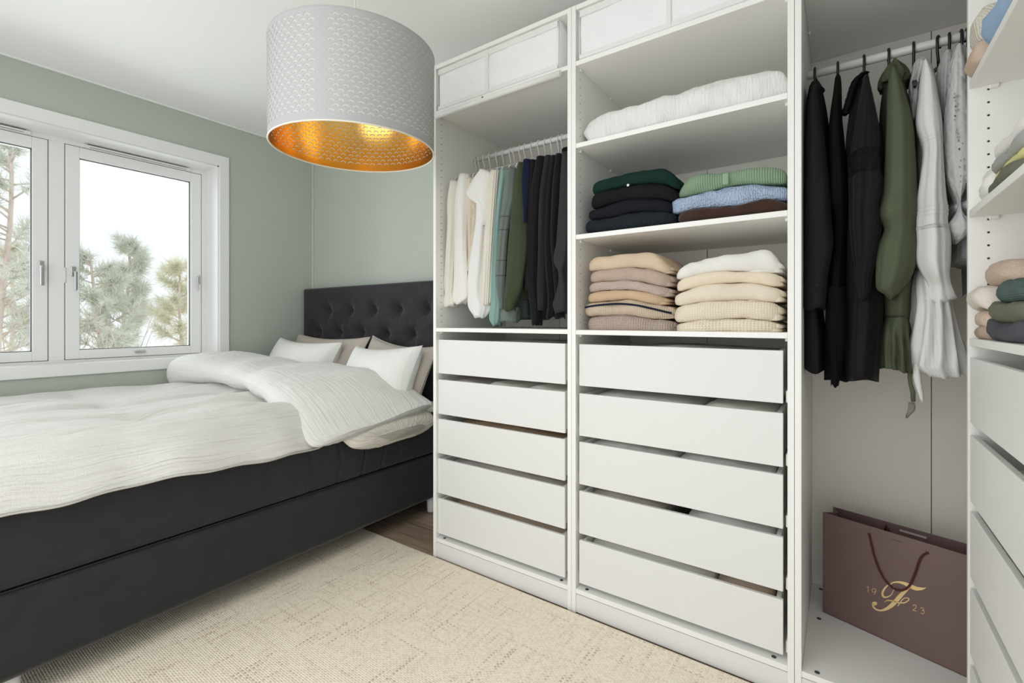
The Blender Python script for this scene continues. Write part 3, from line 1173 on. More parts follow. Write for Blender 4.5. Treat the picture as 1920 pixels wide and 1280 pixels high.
# turned-back part, a fat roll lying across the bed  (x, yf, yb, zb, zt, tilt)
st = [(-1.945, -0.36, -0.22, 0.72, 0.80, 0),
      (-1.93, -0.42, -0.12, 0.70, 0.885, 0.0),
      (-1.88, -0.46, -0.04, 0.69, 0.920, 0.0),
      (-1.70, -0.45, 0.05, 0.735, 0.930, 0.0),
      (-1.45, -0.41, 0.08, 0.740, 0.905, 0.0),
      (-1.15, -0.39, 0.10, 0.735, 0.885, 0.0),
      (-0.90, -0.42, 0.14, 0.725, 0.880, 0.03),
      (-0.70, -0.45, 0.18, 0.705, 0.870, 0.05),
      (-0.55, -0.47, 0.22, 0.65, 0.840, 0.06),
      (-0.42, -0.47, 0.25, 0.625, 0.780, 0.07),
      (-0.33, -0.47, 0.27, 0.605, 0.710, 0.09),
      (-0.280, -0.46, 0.27, 0.604, 0.660, 0.11),
      (-0.262, -0.42, 0.25, 0.612, 0.640, 0.11)]
V, F, U = puffy(st, 96, 3, 0.012, 0.0022)
U = U[:, ::-1] if False else U
mk('turned_back_layer', V, F, M['muslin_top'], duvet, True, U)
st = [(-1.90, -0.30, 0.00, 0.655, 0.74, 0),
      (-1.20, -0.30, 0.10, 0.645, 0.72, 0),
      (-0.70, -0.30, 0.20, 0.640, 0.70, 0),
      (-0.45, -0.30, 0.26, 0.625, 0.69, 0),
      (-0.34, -0.30, 0.28, 0.575, 0.665, 0),
      (-0.285, -0.28, 0.29, 0.522, 0.63, 0.03),
      (-0.262, -0.24, 0.27, 0.520, 0.60, 0.03),
      (-0.252, -0.16, 0.20, 0.535, 0.575, 0.02)]
V, F, U = puffy(st, 72, 13, 0.008, 0.0015)
mk('folded_underlayer', V, F, M['muslin2'], duvet, True, U)


# ------------------------------------------------------------------ pillows
def pillow(name, label, group, tipL, tipR, height, thick, lean, mat, seed, piping=False, roll=0.0):
    """leans on the headboard; tipL/tipR are the upper corners (x,y,z)"""
    tipL, tipR = np.array(tipL), np.array(tipR)
    wv = tipR - tipL
    w = np.linalg.norm(wv)
    ex = wv / w
    down = np.array([0, -math.sin(lean), -math.cos(lean)])
    down -= ex * down.dot(ex)
    down /= np.linalg.norm(down)
    nrm = np.cross(ex, down)
    c = (tipL + tipR) / 2 + down * height / 2
    n = 44
    u = np.linspace(-1, 1, n)
    UU, VV = np.meshgrid(u, u)
    px = UU * w / 2 * (1 - 0.09 * (1 - VV**2))
    py = VV * height / 2 * (1 - 0.14 * (1 - UU**2))
    th = thick / 2 * np.power(np.clip((1 - UU**2) * (1 - VV**2), 0, 1), 0.42)
    wr = 0.010 * sn(UU * 3, VV * 3, seed, 2.2) * np.clip((1 - np.maximum(abs(UU), abs(VV))) * 4, 0, 1)
    vs = []
    for sgn in (1, -1):
        P = c[None, None] + px[..., None] * ex + py[..., None] * down + (sgn * (th + wr * (sgn > 0)))[..., None] * nrm
        vs.append(P.reshape(-1, 3))
    F = []
    for j in range(n - 1):
        for i in range(n - 1):
            k = j * n + i
            F.append((k, k + 1, k + n + 1, k + n))
            k += n * n
            F.append((k, k + n, k + n + 1, k + 1))
    out = [i for i in range(n)] + [j * n + n - 1 for j in range(1, n)] + [(n - 1) * n + i for i in range(n - 2, -1, -1)] + [j * n for j in range(n - 2, 0, -1)]
    for i in range(len(out)):
        a, b_ = out[i], out[(i + 1) % len(out)]
        F.append((a, n * n + a, n * n + b_, b_))
    uv = np.stack([px, py], 2).reshape(-1, 2)
    o = mk(name, np.vstack(vs), F, mat, None, True, np.vstack([uv, uv]))
    if piping:
        pts = [c + px.reshape(-1)[k] * ex + py.reshape(-1)[k] * down for k in out]
        q = MB().tube(pts + [pts[0]], 0.0035, 6).build('piping', mat, o)
    return tag(o, label, 'pillow', group)


G = 'pillows against the headboard'
pillow('pillow', 'taupe linen pillow behind the left white pillow, against the headboard', G, (-1.85, 0.405, 1.035), (-0.985, 0.41, 1.030), 0.47, 0.15, 0.40, M['beige_pillow'], 2)
pillow('pillow', 'taupe linen pillow with piped edge behind the right white pillow', G, (-0.965, 0.41, 1.035), (-0.325, 0.375, 0.985), 0.56, 0.17, 0.36, M['beige_pillow'], 5, True)
pillow('pillow', 'white crinkled pillow on the left, nearer the window', G, (-1.86, 0.27, 1.010), (-1.12, 0.29, 0.995), 0.50, 0.26, 0.42, M['pillow'], 7)
pillow('pillow', 'white crinkled pillow on the right, beside the wardrobe', G, (-0.955, 0.275, 0.975), (-0.345, 0.27, 0.998), 0.52, 0.26, 0.42, M['pillow'], 9)

# ------------------------------------------------------------------ pendant lamp
AX = Vector((0.030, -0.023, 1.0)).normalized()
LR, LH = 0.295, 0.353
LC = Vector((0.107, -0.524, 1.783))
lamp = empty('pendant_lamp', (0, 0, 0), 'white perforated drum pendant lamp with golden inside, hanging above the bed corner', 'lamp')
qrot = Vector((0, 0, 1)).rotation_difference(AX)


def shade_pts(ang, h, r):
    return LC + qrot @ Vector((r * math.cos(ang), r * math.sin(ang), h))


def arc_cell(p, h):
    """one brick cell p x h with an arc slot and a pin hole cut out -> verts2d, faces"""
    vs, es = [], []

    def loop(pts):
        k = len(vs)
        vs.extend(Vector(q) for q in pts)
        for i in range(len(pts)): es.append((k + i, k + (i + 1) % len(pts)))
        return k
    loop([(0, 0), (p / 2, 0), (p, 0), (p, h / 2), (p, h), (p / 2, h), (0, h), (0, h / 2)])
    cx, cy = p / 2, h * 0.16
    ro, ri = 0.41 * p, 0.295 * p
    A = [math.radians(18 + 144 * i / 6) for i in range(7)]
    sq = (h * 0.74) / ro
    loop([(cx + ro * math.cos(a), cy + ro * sq * math.sin(a)) for a in A] + [(cx + ri * math.cos(a), cy + (ri * sq) * math.sin(a)) for a in reversed(A)])
    loop([(cx + 0.0011 * math.cos(a), cy + 0.003 + 0.0011 * math.sin(a)) for a in (0.8, 2.4, 3.9, 5.5)])
    r = delaunay_2d_cdt(vs, es, [], 0, 1e-6)
    V2, F2 = r[0], r[2]
    out = []
    for f in F2:
        c = sum((V2[i] for i in f), Vector((0, 0))) / len(f)
        d = Vector((c.x - cx, (c.y - cy) / sq))
        a = math.degrees(math.atan2(d.y, d.x))
        if ri * 1.0 < d.length < ro * 1.0 and 18 < a < 162: continue
        if (Vector((c.x - cx, c.y - cy - 0.003))).length < 0.0008: continue
        out.append(f)
    return V2, out


def perforated(name, r, mat, parent, flip=False):
    NC, NR = 60, 20
    p = 2 * PI / NC * LR
    band0, band1 = 0.022, 0.018
    h = (LH - band0 - band1) / NR
    V2, F2 = arc_cell(p, h)
    V, F = [], []
    key = {}

    def vid(s, z):
        s = s % (NC * p)
        if NC * p - s < 1e-5: s = 0.0
        k = (round(s * 20000), round(z * 20000))
        if k not in key:
            key[k] = len(V)
            V.append(shade_pts(s / LR, z, r))
        return key[k]
    # the plain seam strip faces the camera's left
    a0 = math.atan2(onY(607, 150, -0.8)[1] - LC.y, onY(607, 150, -0.8)[0] - LC.x)
    dx = np.array([LC.x - CX, LC.y - CY])
    best = min(range(NC), key=lambda c: abs(proj_u(shade_pts((c + 0.5) * p / LR, LH * 0.5, LR)) - 608) + (1000 if (shade_pts((c + 0.5) * p / LR, 0, LR) - LC).to_2d().dot(Vector((-dx[0], -dx[1]))) < 0 else 0))
    for rw in range(NR):
        off = 0.5 * p if rw % 2 else 0.0
        for c in range(NC):
            x0, z0 = c * p + off, band0 + rw * h
            if c == best or (rw % 2 and c == (best - 1) % NC):
                F.append([vid(x0, z0), vid(x0 + p / 2, z0), vid(x0 + p, z0), vid(x0 + p, z0 + h / 2), vid(x0 + p, z0 + h), vid(x0 + p / 2, z0 + h), vid(x0, z0 + h), vid(x0, z0 + h / 2)])
                continue
            idx = [vid(x0 + q.x, z0 + q.y) for q in V2]
            for f in F2: F.append([idx[i] for i in f])
    for c in range(NC * 2):
        for (z0, z1) in ((0, band0), (LH - band1, LH)):
            F.append([vid(c * p / 2, z0), vid((c + 1) * p / 2, z0), vid((c + 1) * p / 2, z1), vid(c * p / 2, z1)])
    if flip: F = [f[::-1] for f in F]
    F = [f for f in F if len(set(f)) == len(f)]
    return mk(name, V, F, mat, parent, False)


def proj_u(P):
    d = np.array([P[0] - CX, P[1] - CY])
    return 960 + FPX * d.dot(RT) / d.dot(FW)


sh = perforated('shade', LR, M['shade'], lamp)
perforated('brass_lining', LR - 0.0030, M['brass'], lamp, True)
film = []
for hz in (0.018, LH - 0.014):
    film.append([tuple(shade_pts(a, hz, LR - 0.0009)) for a in np.linspace(0, 2 * PI, 121)[:-1]])
V, F, U = loft(film, True, False)
fmat = fabric('translucent_white_film', (0.95, 0.94, 0.90), 'plain', depth=0.0, var=0.0, trans=0.3)
mk('slot_light_film', V, F, fmat, lamp, True, U)  # added white film imitates light showing through the slots
ring = [shade_pts(a, -0.001, LR - 0.001) for a in np.linspace(0, 2 * PI, 97)]
MB().tube(ring, 0.0030, 8, False).build('rim', M['rim'], lamp)
ring = [shade_pts(a, LH, LR - 0.001) for a in np.linspace(0, 2 * PI, 97)]
MB().tube(ring, 0.0025, 8, False).build('rim', M['shade'], lamp)
sp = MB()
hub = shade_pts(0, LH - 0.03, 0)
for k in range(3):
    a = k * 2 * PI / 3 + 0.4
    sp.tube([hub, shade_pts(a, LH - 0.03, LR * 0.5), shade_pts(a, LH - 0.004, LR - 0.003)], 0.002, 6)
sp.build('spider_ring', M['white_steel'], lamp)
MB().lathe([(0.012, 0.02), (0.022, 0.0), (0.022, -0.055), (0.018, -0.06)], tuple(hub), 20).build('socket', M['white_plastic'], lamp)
MB().lathe([(0.010, -0.055), (0.016, -0.075), (0.028, -0.10), (0.031, -0.12), (0.024, -0.145), (0.008, -0.155)], tuple(hub), 20).build('bulb', plain('opal_bulb', (0.85, 0.84, 0.80), 0.25), lamp)
MB().tube([hub + Vector((0, 0, 0.015)), (hub.x, hub.y, ZC - 0.03)], 0.0028, 8).build('cord', M['white_plastic'], lamp)
MB().lathe([(0.05, 0.0), (0.048, -0.018), (0.02, -0.03), (0.005, -0.032)], (hub.x, hub.y, ZC - 0.0005), 24).build('ceiling_cup', M['white_plastic'], lamp)


# ------------------------------------------------------------------ storage boxes on the top shelves
def storage_box(label, x0, x1, z0, z1, strip_x, y0=0.012, sag=0.01):
    o = empty('storage_box', ((x0 + x1) / 2, 0.25, z0), label, 'box', 'fabric boxes on the top shelves')
    n = 60
    xs = np.linspace(x0, x1, n)
    rings = []
    for x in xs:
        e = min(x - x0, x1 - x)
        rr = 0.010
        ins = rr - math.sqrt(max(rr * rr - (rr - min(e, rr)) ** 2, 0))
        zz = np.linspace(z0, z1, 14)
        bulge = 0.004 * np.sin(PI * (zz - z0) / (z1 - z0)) * math.sin(PI * (x - x0) / (x1 - x0)) + 0.002 * sn(np.full(14, x), zz, 5, 40)
        front = np.stack([np.full(14, x), y0 - bulge + ins, zz], 1)
        top = np.array([[x, y0 + 0.01 + ins, z1 + 0.001], [x, 0.27, z1 - sag * math.sin(PI * (x - x0) / (x1 - x0))], [x, 0.52, z1]])
        bt = np.array([[x, 0.53, z1 - 0.01], [x, 0.53, z0 + 0.005], [x, 0.52, z0], [x, 0.27, z0]])
        rings.append(np.vstack([front, top, bt]))
    V, F, U = loft(rings)
    mk('box_body', V, F, M['boxfab'], o, True, U)
    pf = MB()
    pf.tube([(x0 + 0.004, y0 - 0.001, z0 + 0.004), (x1 - 0.004, y0 - 0.001, z0 + 0.004), (x1 - 0.002, y0 - 0.001, z1 - 0.004), (x0 + 0.002, y0 - 0.001, z1 - 0.004), (x0 + 0.004, y0 - 0.001, z0 + 0.004)], 0.003, 6)
    pf.build('piping', M['white_plastic'], o)
    bx('hem_band', M['pillow'], o, x0 + 0.006, x1 - 0.006, y0 - 0.0065, y0 - 0.002, z0 + 0.005, z0 + 0.022, 0.001)
    bx('hem_band', M['pillow'], o, x0 + 0.006, x1 - 0.006, y0 - 0.0065, y0 - 0.002, z1 - 0.030, z1 - 0.005, 0.001)
    bx('centre_strap', M['pillow'], o, strip_x - 0.009, strip_x + 0.009, y0 - 0.009, y0 - 0.003, z0 + 0.01, z1 - 0.004, 0.0015)
    return o


storage_box('white fabric storage box on the top shelf above the light-coloured hanging shirts', 0.021, 0.690, 2.143, 2.3445, 0.325)
storage_box('white fabric storage box on the top shelf above the rolled quilt', 0.776, 1.474, 2.147, 2.3445, 1.125)


# ------------------------------------------------------------------ folded textiles
def folded(name, label, cat, group, top, bot, mat, Yf=0.03, D=0.34, seed=1, conv=None, noise=0.003, inner=True, fine=0.0012, ns=64, end=0.5, rightL=0.012, parent=None):
    """top/bot: curves [(px, py)...] of the front edge in photo pixels at depth Yf"""
    P = lambda q: onY(q[0], q[1], Yf)
    if conv: top = [conv(*q) for q in top]; bot = [conv(*q) for q in bot]
    tw = [(P(q)[0], P(q)[2]) for q in top]
    bw = [(P(q)[0], P(q)[2]) for q in bot]
    x0 = min(min(q[0] for q in tw), min(q[0] for q in bw))
    x1 = max(max(q[0] for q in tw), max(q[0] for q in bw))
    return folded_w(name, label, cat, group, x0, x1, tw, bw, mat, Yf, D, seed, noise, inner, fine, ns, end)


def folded_rings(x0, x1, tw, bw, Yf, D, seed, noise, fine, ns, end, shrink=0.0):
    t = np.linspace(0, 1, ns)
    te = 0.5 - 0.5 * np.cos(t * PI)
    t = 0.5 * t + 0.5 * te
    rings = []
    nf, nb = 13, 9
    for s in t:
        x = x0 + (x1 - x0) * s
        zt = float(smooth_interp(x, tw))
        zb = float(smooth_interp(x, bw))
        h = max(zt - zb, 0.008) - shrink * 2
        zt, zb = (zt + zb) / 2 + h / 2, (zt + zb) / 2 - h / 2
        q = abs(2 * s - 1)
        e = (1 - q ** 10) ** 0.5
        hh = h * (end + (1 - end) * e)
        zm = zb + h * 0.45
        zt2, zb2 = zm + hh * 0.55, zm - hh * 0.45
        yf = Yf + 0.028 * q ** 9 + 0.003 * math.sin(x * 40 + seed)
        r = hh / 2
        zc = (zt2 + zb2) / 2
        a = np.linspace(-PI / 2, PI / 2, nf)
        fr = np.stack([yf + r * 0.75 * (1 - np.cos(a)), zc + r * np.sin(a)], 1)
        ty = np.linspace(yf + r, yf + D - r, 12)[1:-1]
        tp = np.stack([ty, np.full(len(ty), zt2)], 1)
        a = np.linspace(PI / 2, -PI / 2, nb)
        bk = np.stack([yf + D - r * 0.7 * (1 - np.cos(a)), zc + r * np.sin(a)], 1)
        bt = np.stack([ty[::-3], np.full(len(ty[::-3]), zb2)], 1)
        L_ = np.vstack([fr, tp, bk, bt])
        n = noise * sn(np.full(len(L_), x * 2.2), L_[:, 0] * 1.5 + L_[:, 1] * 6, seed, 12) + fine * sn(np.full(len(L_), x), L_[:, 1] * 3 + L_[:, 0], seed + 3, 95, 2)
        nrm = np.stack([L_[:, 0] - (yf + D / 2), (L_[:, 1] - zc) * 8], 1)
        nrm /= np.linalg.norm(nrm, axis=1)[:, None] + 1e-6
        L_ = L_ + nrm * (n * np.clip(e, 0.3, 1))[:, None]
        rings.append(np.stack([np.full(len(L_), x), L_[:, 0], L_[:, 1]], 1))
    return rings


def folded_w(name, label, cat, group, x0, x1, tw, bw, mat, Yf=0.03, D=0.34, seed=1, noise=0.003, inner=True, fine=0.0012, ns=64, end=0.25):
    V, F, U = loft(folded_rings(x0, x1, tw, bw, Yf, D, seed, noise, fine, ns, end))
    o = mk(name, V, F, mat, None, True, U)
    tag(o, label, cat, group)
    if inner:
        # the folded-in layers that show at the right-hand end
        xe = x1 + 0.010
        f = lambda C, k: [(x, z) for (x, z) in C]
        zt, zb = float(smooth_interp(x1, tw)), float(smooth_interp(x1, bw))
        h = zt - zb
        tw2 = [(x1 - 0.10, zt - h * 0.12), (x1, zt - h * 0.16), (xe, zt - h * 0.25)]
        bw2 = [(x1 - 0.10, zb + h * 0.42), (x1, zb + h * 0.40), (xe, zb + h * 0.40)]
        V, F, U = loft(folded_rings(x1 - 0.10, xe, tw2, bw2, Yf + 0.022, D - 0.05, seed + 2, noise * 0.6, fine, 20, 0.4))
        mk('inner_fold', V, F, mat, o, True, U)
        tw2 = [(x1 - 0.10, zb + h * 0.46), (x1, zb + h * 0.42), (xe - 0.002, zb + h * 0.38)]
        bw2 = [(x1 - 0.10, zb + h * 0.12), (x1, zb + h * 0.10), (xe - 0.002, zb + h * 0.12)]
        V, F, U = loft(folded_rings(x1 - 0.10, xe - 0.003, tw2, bw2, Yf + 0.018, D - 0.05, seed + 4, noise * 0.6, fine, 20, 0.4))
        mk('inner_fold', V, F, mat, o, True, U)
    return o


Z7 = lambda x, y: (1070 + x / 3.658, 290 + y / 3.658)
SH_T = lambda X: 1.4725   # top of the shelf with the dark sweaters
c = {}
c['dgreen'] = fabric('dark_green_wool', (0.008, 0.030, 0.024), 'knit', 0.006, 0.5, 0.002, 0.25, heather=0.25)
c['black1'] = fabric('black_wool', (0.010, 0.0095, 0.012), 'plain', depth=0.4, var=0.2, heather=0.2)
c['black2'] = fabric('ink_black_wool', (0.011, 0.011, 0.016), 'plain', depth=0.4, var=0.2, heather=0.2)
c['charcoal'] = fabric('charcoal_knit', (0.018, 0.024, 0.030), 'knit', 0.007, 0.8, 0.003, 0.3, heather=0.5)
c['green'] = fabric('mint_ribbed_wool', (0.26, 0.37, 0.245), 'rib', 0.0075, 0.8, 0.004, 0.06, heather=0.15)
c['blue'] = fabric('light_blue_cable_knit', (0.40, 0.50, 0.66), 'cable', 0.007, 0.9, 0.006, 0.08)
c['brown'] = fabric('brown_mohair', (0.055, 0.028, 0.021), 'plain', depth=0.6, var=0.3, heather=0.5, sheen=0.3)
c['cream1'] = fabric('oatmeal_cashmere', (0.63, 0.50, 0.37), 'plain', depth=0.3, var=0.04, heather=0.1)
c['pinkgrey'] = fabric('rosy_grey_wool', (0.46, 0.36, 0.30), 'plain', depth=0.3, var=0.08, heather=0.35)
c['ribgrey'] = fabric('rosy_beige_cable', (0.50, 0.41, 0.35), 'cable', 0.006, 0.7, 0.004, 0.08, heather=0.2)
c['tan'] = fabric('tan_cashmere', (0.56, 0.41, 0.27), 'plain', depth=0.3, var=0.06, heather=0.15)
c['stripe'] = fabric('sand_ribbed_wool', (0.58, 0.47, 0.36), 'rib', 0.008, 0.7, 0.003, 0.06, heather=0.1)
c['knitpink'] = fabric('rosy_beige_chunky_knit', (0.52, 0.42, 0.36), 'knit', 0.009, 0.9, 0.005, 0.08, heather=0.2)
c['navy'] = fabric('navy_band', (0.012, 0.016, 0.035), 'plain', depth=0.3)
c['w1'] = fabric('white_fine_wool', (0.78, 0.77, 0.73), 'plain', depth=0.25, var=0.02)
c['cr1'] = fabric('ivory_fine_wool', (0.76, 0.66, 0.52), 'plain', depth=0.25, var=0.03, heather=0.08)
c['cr2'] = fabric('ivory_soft_wool', (0.74, 0.66, 0.54), 'plain', depth=0.3, var=0.03, heather=0.08)
c['cr3'] = fabric('ivory_waffle_knit', (0.76, 0.68, 0.55), 'waffle', 0.0085, 0.6, 0.003, 0.03)
c['cr4'] = fabric('ivory_chunky_knit', (0.76, 0.68, 0.54), 'waffle', 0.0105, 0.65, 0.004, 0.03)

G1 = 'dark folded sweaters, left stack on the upper sweater shelf'
A0 = [(130, 180), (200, 166), (400, 115), (500, 105), (680, 110), (735, 168)]
A1 = [(130, 268), (280, 225), (450, 195), (640, 200), (735, 235)]
A2 = [(122, 372), (300, 320), (450, 300), (600, 295), (720, 318)]
A3 = [(105, 443), (300, 418), (450, 387), (600, 388), (705, 392)]
A4 = [(84, 534), (300, 512), (500, 490), (712, 463)]
def ends(cv, x0, x1):
    xs = sorted(cv)
    ys = np.interp([x0, x1], [q[0] for q in xs], [q[1] for q in xs])
    mid = [q for q in xs if x0 + 15 < q[0] < x1 - 15]
    return [(x0, ys[0])] + mid + [(x1, ys[1])]


def sweater(label, grp, x0, x1, tcv, bcv, mat, seed, **k):
    return folded('folded_sweater', label, 'sweater', grp, ends(tcv, x0, x1), ends(bcv, x0, x1), mat, seed=seed, conv=Z7, **k)


sweater('very dark green sweater on top of the dark stack', G1, 128, 735, A0, A1, c['dgreen'], 1, inner=False)
s = sweater('black sweater with a small white label, second from top of the dark stack', G1, 122, 725, A1, A2, c['black1'], 2, inner=False)
p0, p1 = onY(*Z7(378, 212), 0.020), onY(*Z7(402, 200), 0.020)
q = MB()
q.lathe([(0.0012, 0.0), (0.005, 0.0008), (0.005, 0.0022), (0.002, 0.003)], ((p0[0] + p1[0]) / 2, 0.0235, (p0[2] + p1[2]) / 2), 14, 'Y')
q.build('white_tag', M['white_plastic'], s)
sweater('plain black sweater, third from top of the dark stack', G1, 104, 690, A2, A3, c['black2'], 3, inner=False)
sweater('charcoal knitted sweater at the bottom of the dark stack', G1, 84, 712, A3, A4, c['charcoal'], 4, inner=False)
G2 = 'bright folded sweaters, right stack on the upper sweater shelf'
B0 = [(725, 235), (800, 160), (1030, 118), (1200, 92), (1480, 76)]
B1 = [(725, 292), (900, 255), (1080, 210), (1300, 192), (1480, 188)]
B2 = [(672, 405), (760, 385), (1000, 352), (1200, 330), (1300, 298), (1486, 312)]
B3 = [(722, 460), (1000, 428), (1250, 402), (1486, 377)]
s = sweater('mint green ribbed sweater topping the stack on the right', G2, 727, 1472, B0, B1, c['green'], 6, inner=False)
pa = [onY(*Z7(x, y), 0.022) for x, y in ((1060, 116), (1064, 160), (1066, 208))]
q = MB()
q.box(pa[0][0] - 0.010, pa[0][0] + 0.010, 0.024, 0.040, pa[2][2] + 0.003, pa[0][2] - 0.003, 0.004, 2)
q.build('cuff', c['green'], s)
sweater('light blue cable-knit sweater between the green and the brown one', G2, 672, 1484, B1, B2, c['blue'], 7, noise=0.006, inner=False)
sweater('fuzzy brown sweater under the light blue one', G2, 724, 1484, B2, B3, c['brown'], 8, inner=False)
G3 = 'beige folded sweaters, left stack on the lower sweater shelf'
C0 = [(105, 722), (150, 700), (240, 690), (440, 670), (570, 676), (665, 752)]
C1 = [(108, 802), (250, 785), (420, 770), (560, 790), (670, 815)]
C2 = [(115, 880), (250, 870), (400, 862), (560, 890), (660, 908)]
C3 = [(105, 950), (250, 930), (400, 925), (520, 945), (640, 975)]
C4 = [(97, 1016), (250, 1000), (400, 990), (520, 1015), (640, 1032)]
C5 = [(75, 1108), (250, 1100), (400, 1100), (550, 1125), (690, 1135)]
C6 = [(95, 1222), (700, 1224)]
sweater('oatmeal sweater on top of the beige stack', G3, 106, 668, C0, C1, c['cream1'], 11)
sweater('smooth rosy-grey sweater, second from top of the beige stack', G3, 114, 672, C1, C2, c['pinkgrey'], 12)
sweater('rosy cable-textured sweater above the tan one', G3, 106, 672, C2, C3, c['ribgrey'], 13)
sweater('tan camel-coloured sweater in the middle of the beige stack', G3, 98, 645, C3, C4, c['tan'], 14)
s = sweater('sand ribbed sweater with a navy stripe near the bottom of the beige stack', G3, 76, 688, C4, C5, c['stripe'], 15)
st_top = [(80, 1046), (200, 1030), (350, 1022), (450, 1032), (560, 1056), (680, 1086)]
stp = [onY(*Z7(x, y), 0.0262) for x, y in st_top]
V, F = [], []
tt = np.linspace(stp[0][0], stp[-1][0], 40)
zz = smooth_interp(tt, [(q[0], q[2]) for q in stp])
for i, (x, z) in enumerate(zip(tt, zz)):
    e = 0.02 * abs(2 * i / 39 - 1) ** 9
    V += [(x, 0.0275 + e, z + 0.0035), (x, 0.0255 + e, z - 0.0035), (x, 0.0335 + e, z - 0.0035), (x, 0.0355 + e, z + 0.0035)]
for i in range(39):
    for k in range(4):
        F.append((i * 4 + k, i * 4 + (k + 1) % 4, i * 4 + 4 + (k + 1) % 4, i * 4 + 4 + k))
tag(mk('stripe', V, F, c['navy'], s, True), 'navy stripe')
sweater('rosy beige chunky-knit sweater at the bottom of the beige stack', G3, 100, 695, C5, C6, c['knitpink'], 16)
G4 = 'cream folded sweaters, right stack on the lower sweater shelf'
D0 = [(712, 800), (760, 765), (850, 730), (1000, 690), (1200, 667), (1380, 667), (1425, 720)]
D1 = [(714, 858), (850, 825), (1000, 800), (1200, 796), (1430, 812)]
D2 = [(718, 945), (850, 902), (1000, 882), (1200, 876), (1430, 905)]
D3 = [(700, 1043), (850, 1016), (1050, 995), (1250, 1000), (1440, 1016)]
D4 = [(696, 1158), (900, 1135), (1100, 1125), (1300, 1135), (1430, 1150)]
D5 = [(708, 1224), (1430, 1226)]
sweater('white fine-knit sweater on top of the cream stack', G4, 713, 1425, D0, D1, c['w1'], 21)
sweater('ivory smooth sweater right beneath the white one', G4, 716, 1430, D1, D2, c['cr1'], 22)
sweater('soft ivory sweater in the middle of the cream stack', G4, 700, 1436, D2, D3, c['cr2'], 23)
sweater('ivory waffle-knit sweater, second from bottom of the cream stack', G4, 697, 1424, D3, D4, c['cr3'], 24)
sweater('ivory chunky-knit sweater at the bottom of the cream stack', G4, 708, 1422, D4, D5, c['cr4'], 25)

# the big white quilt
Z6 = lambda x, y: (1060 + x / 4.174, y / 4.174)
q0 = [(118, 1010), (150, 945), (220, 895), (400, 835), (700, 745), (930, 668), (1200, 590), (1450, 545), (1620, 502), (1690, 505), (1735, 560)]
q1 = [(118, 1040), (160, 1100), (400, 1050), (800, 960), (1200, 868), (1500, 802), (1735, 738)]
folded('folded_quilt', 'long white textured quilt folded on the shelf under the storage box', 'quilt', None, q0, q1, M['quilt'], seed=31, conv=Z6, noise=0.006, fine=0.002, ns=140, D=0.42, end=0.8, inner=False)
folded_w('folded_blanket', 'corner of a white blanket behind the right end of the quilt', 'blanket', None, 1.40, 1.479, [(1.40, 1.93), (1.44, 1.945), (1.479, 1.955)], [(1.40, 1.828), (1.479, 1.828)], M['pillow'], 0.16, 0.3, 33, inner=False)

# ------------------------------------------------------------------ things in the drawers
def drawer_cloth(label, x0, x1, z0, hgt, mat, seed, Yf=0.0295, D=0.43, cat='linen', grp='folded linen in the drawers'):
    zt = z0 + hgt
    zt = z0 + hgt * 0.04 + 0.1395 - (0.008 if seed in (51, 41) else 0)
    tw = [(x0, zt - 0.012), (x0 + (x1 - x0) * .25, zt), (x0 + (x1 - x0) * .7, zt - 0.004), (x1, zt - 0.010)]
    bw = [(x0, z0), (x1, z0)]
    folded_w('folded_linen', label, cat, grp, x0, x1, tw, bw, mat, Yf, D, seed, noise=0.0035, inner=False, ns=40, end=0.85)


wl_ = c['w1']
gr = fabric('grey_linen', (0.52, 0.48, 0.45), 'crush', depth=0.5, var=0.15)
gr2 = fabric('pale_grey_linen', (0.74, 0.725, 0.70), 'crush', depth=0.5, var=0.1)
br = fabric('brown_knit', (0.46, 0.33, 0.22), 'knit', 0.008, 0.8, 0.004, 0.15)
tn = fabric('taupe_cotton', (0.50, 0.40, 0.31), 'plain', depth=0.4, var=0.15)
bz = [z0 + 0.021 for z0, z1 in DZ]
drawer_cloth('greyish cloth peeking over the first drawer of the unit by the bed', 0.20, 0.66, bz[0], 0.150, gr2, 41)
for k in range(3):
    a = 0.06 + k * 0.215
    drawer_cloth(['grey folded cloth at the left of the second drawer by the bed', 'white folded sheet in the middle of the second drawer by the bed', 'white folded sheet at the right of the second drawer by the bed'][k], a, a + 0.205, bz[1], 0.150 + 0.004 * (k > 0), [gr, wl_, wl_][k], 42 + k)
drawer_cloth('brown chunky-knit cloth in the third drawer of the unit by the bed', 0.10, 0.69, bz[2], 0.156, br, 46)
drawer_cloth('mixed grey cloth in the fourth drawer of the unit by the bed', 0.06, 0.69, bz[3], 0.150, gr, 47)
drawer_cloth('taupe cloth in the bottom drawer of the unit by the bed', 0.08, 0.69, bz[4], 0.150, tn, 48)
drawer_cloth('grey cloth in the top wide drawer', 0.90, 1.44, bz[0], 0.145, gr2, 51)
drawer_cloth('crumpled pale linen at the left of the second wide drawer', 0.80, 1.20, bz[1], 0.155, gr2, 52)
drawer_cloth('white cloth packet at the right of the second wide drawer', 1.22, 1.44, bz[1], 0.158, wl_, 53)
drawer_cloth('crumpled grey linen at the left of the third wide drawer', 0.80, 1.13, bz[2], 0.155, gr2, 54)
drawer_cloth('soft grey linen at the right of the third wide drawer', 1.14, 1.44, bz[2], 0.150, gr2, 55)
drawer_cloth('woven pale textile at the left of the fourth wide drawer', 0.80, 1.09, bz[3], 0.156, fabric('woven_pale', (0.56, 0.53, 0.48), 'waffle', 0.006, 0.6), 56)
drawer_cloth('pale woven textile at the right of the fourth wide drawer', 1.17, 1.44, bz[3], 0.150, gr2, 57)
drawer_cloth('draped white sheet in the bottom wide drawer', 0.80, 1.26, bz[4], 0.158, wl_, 58)
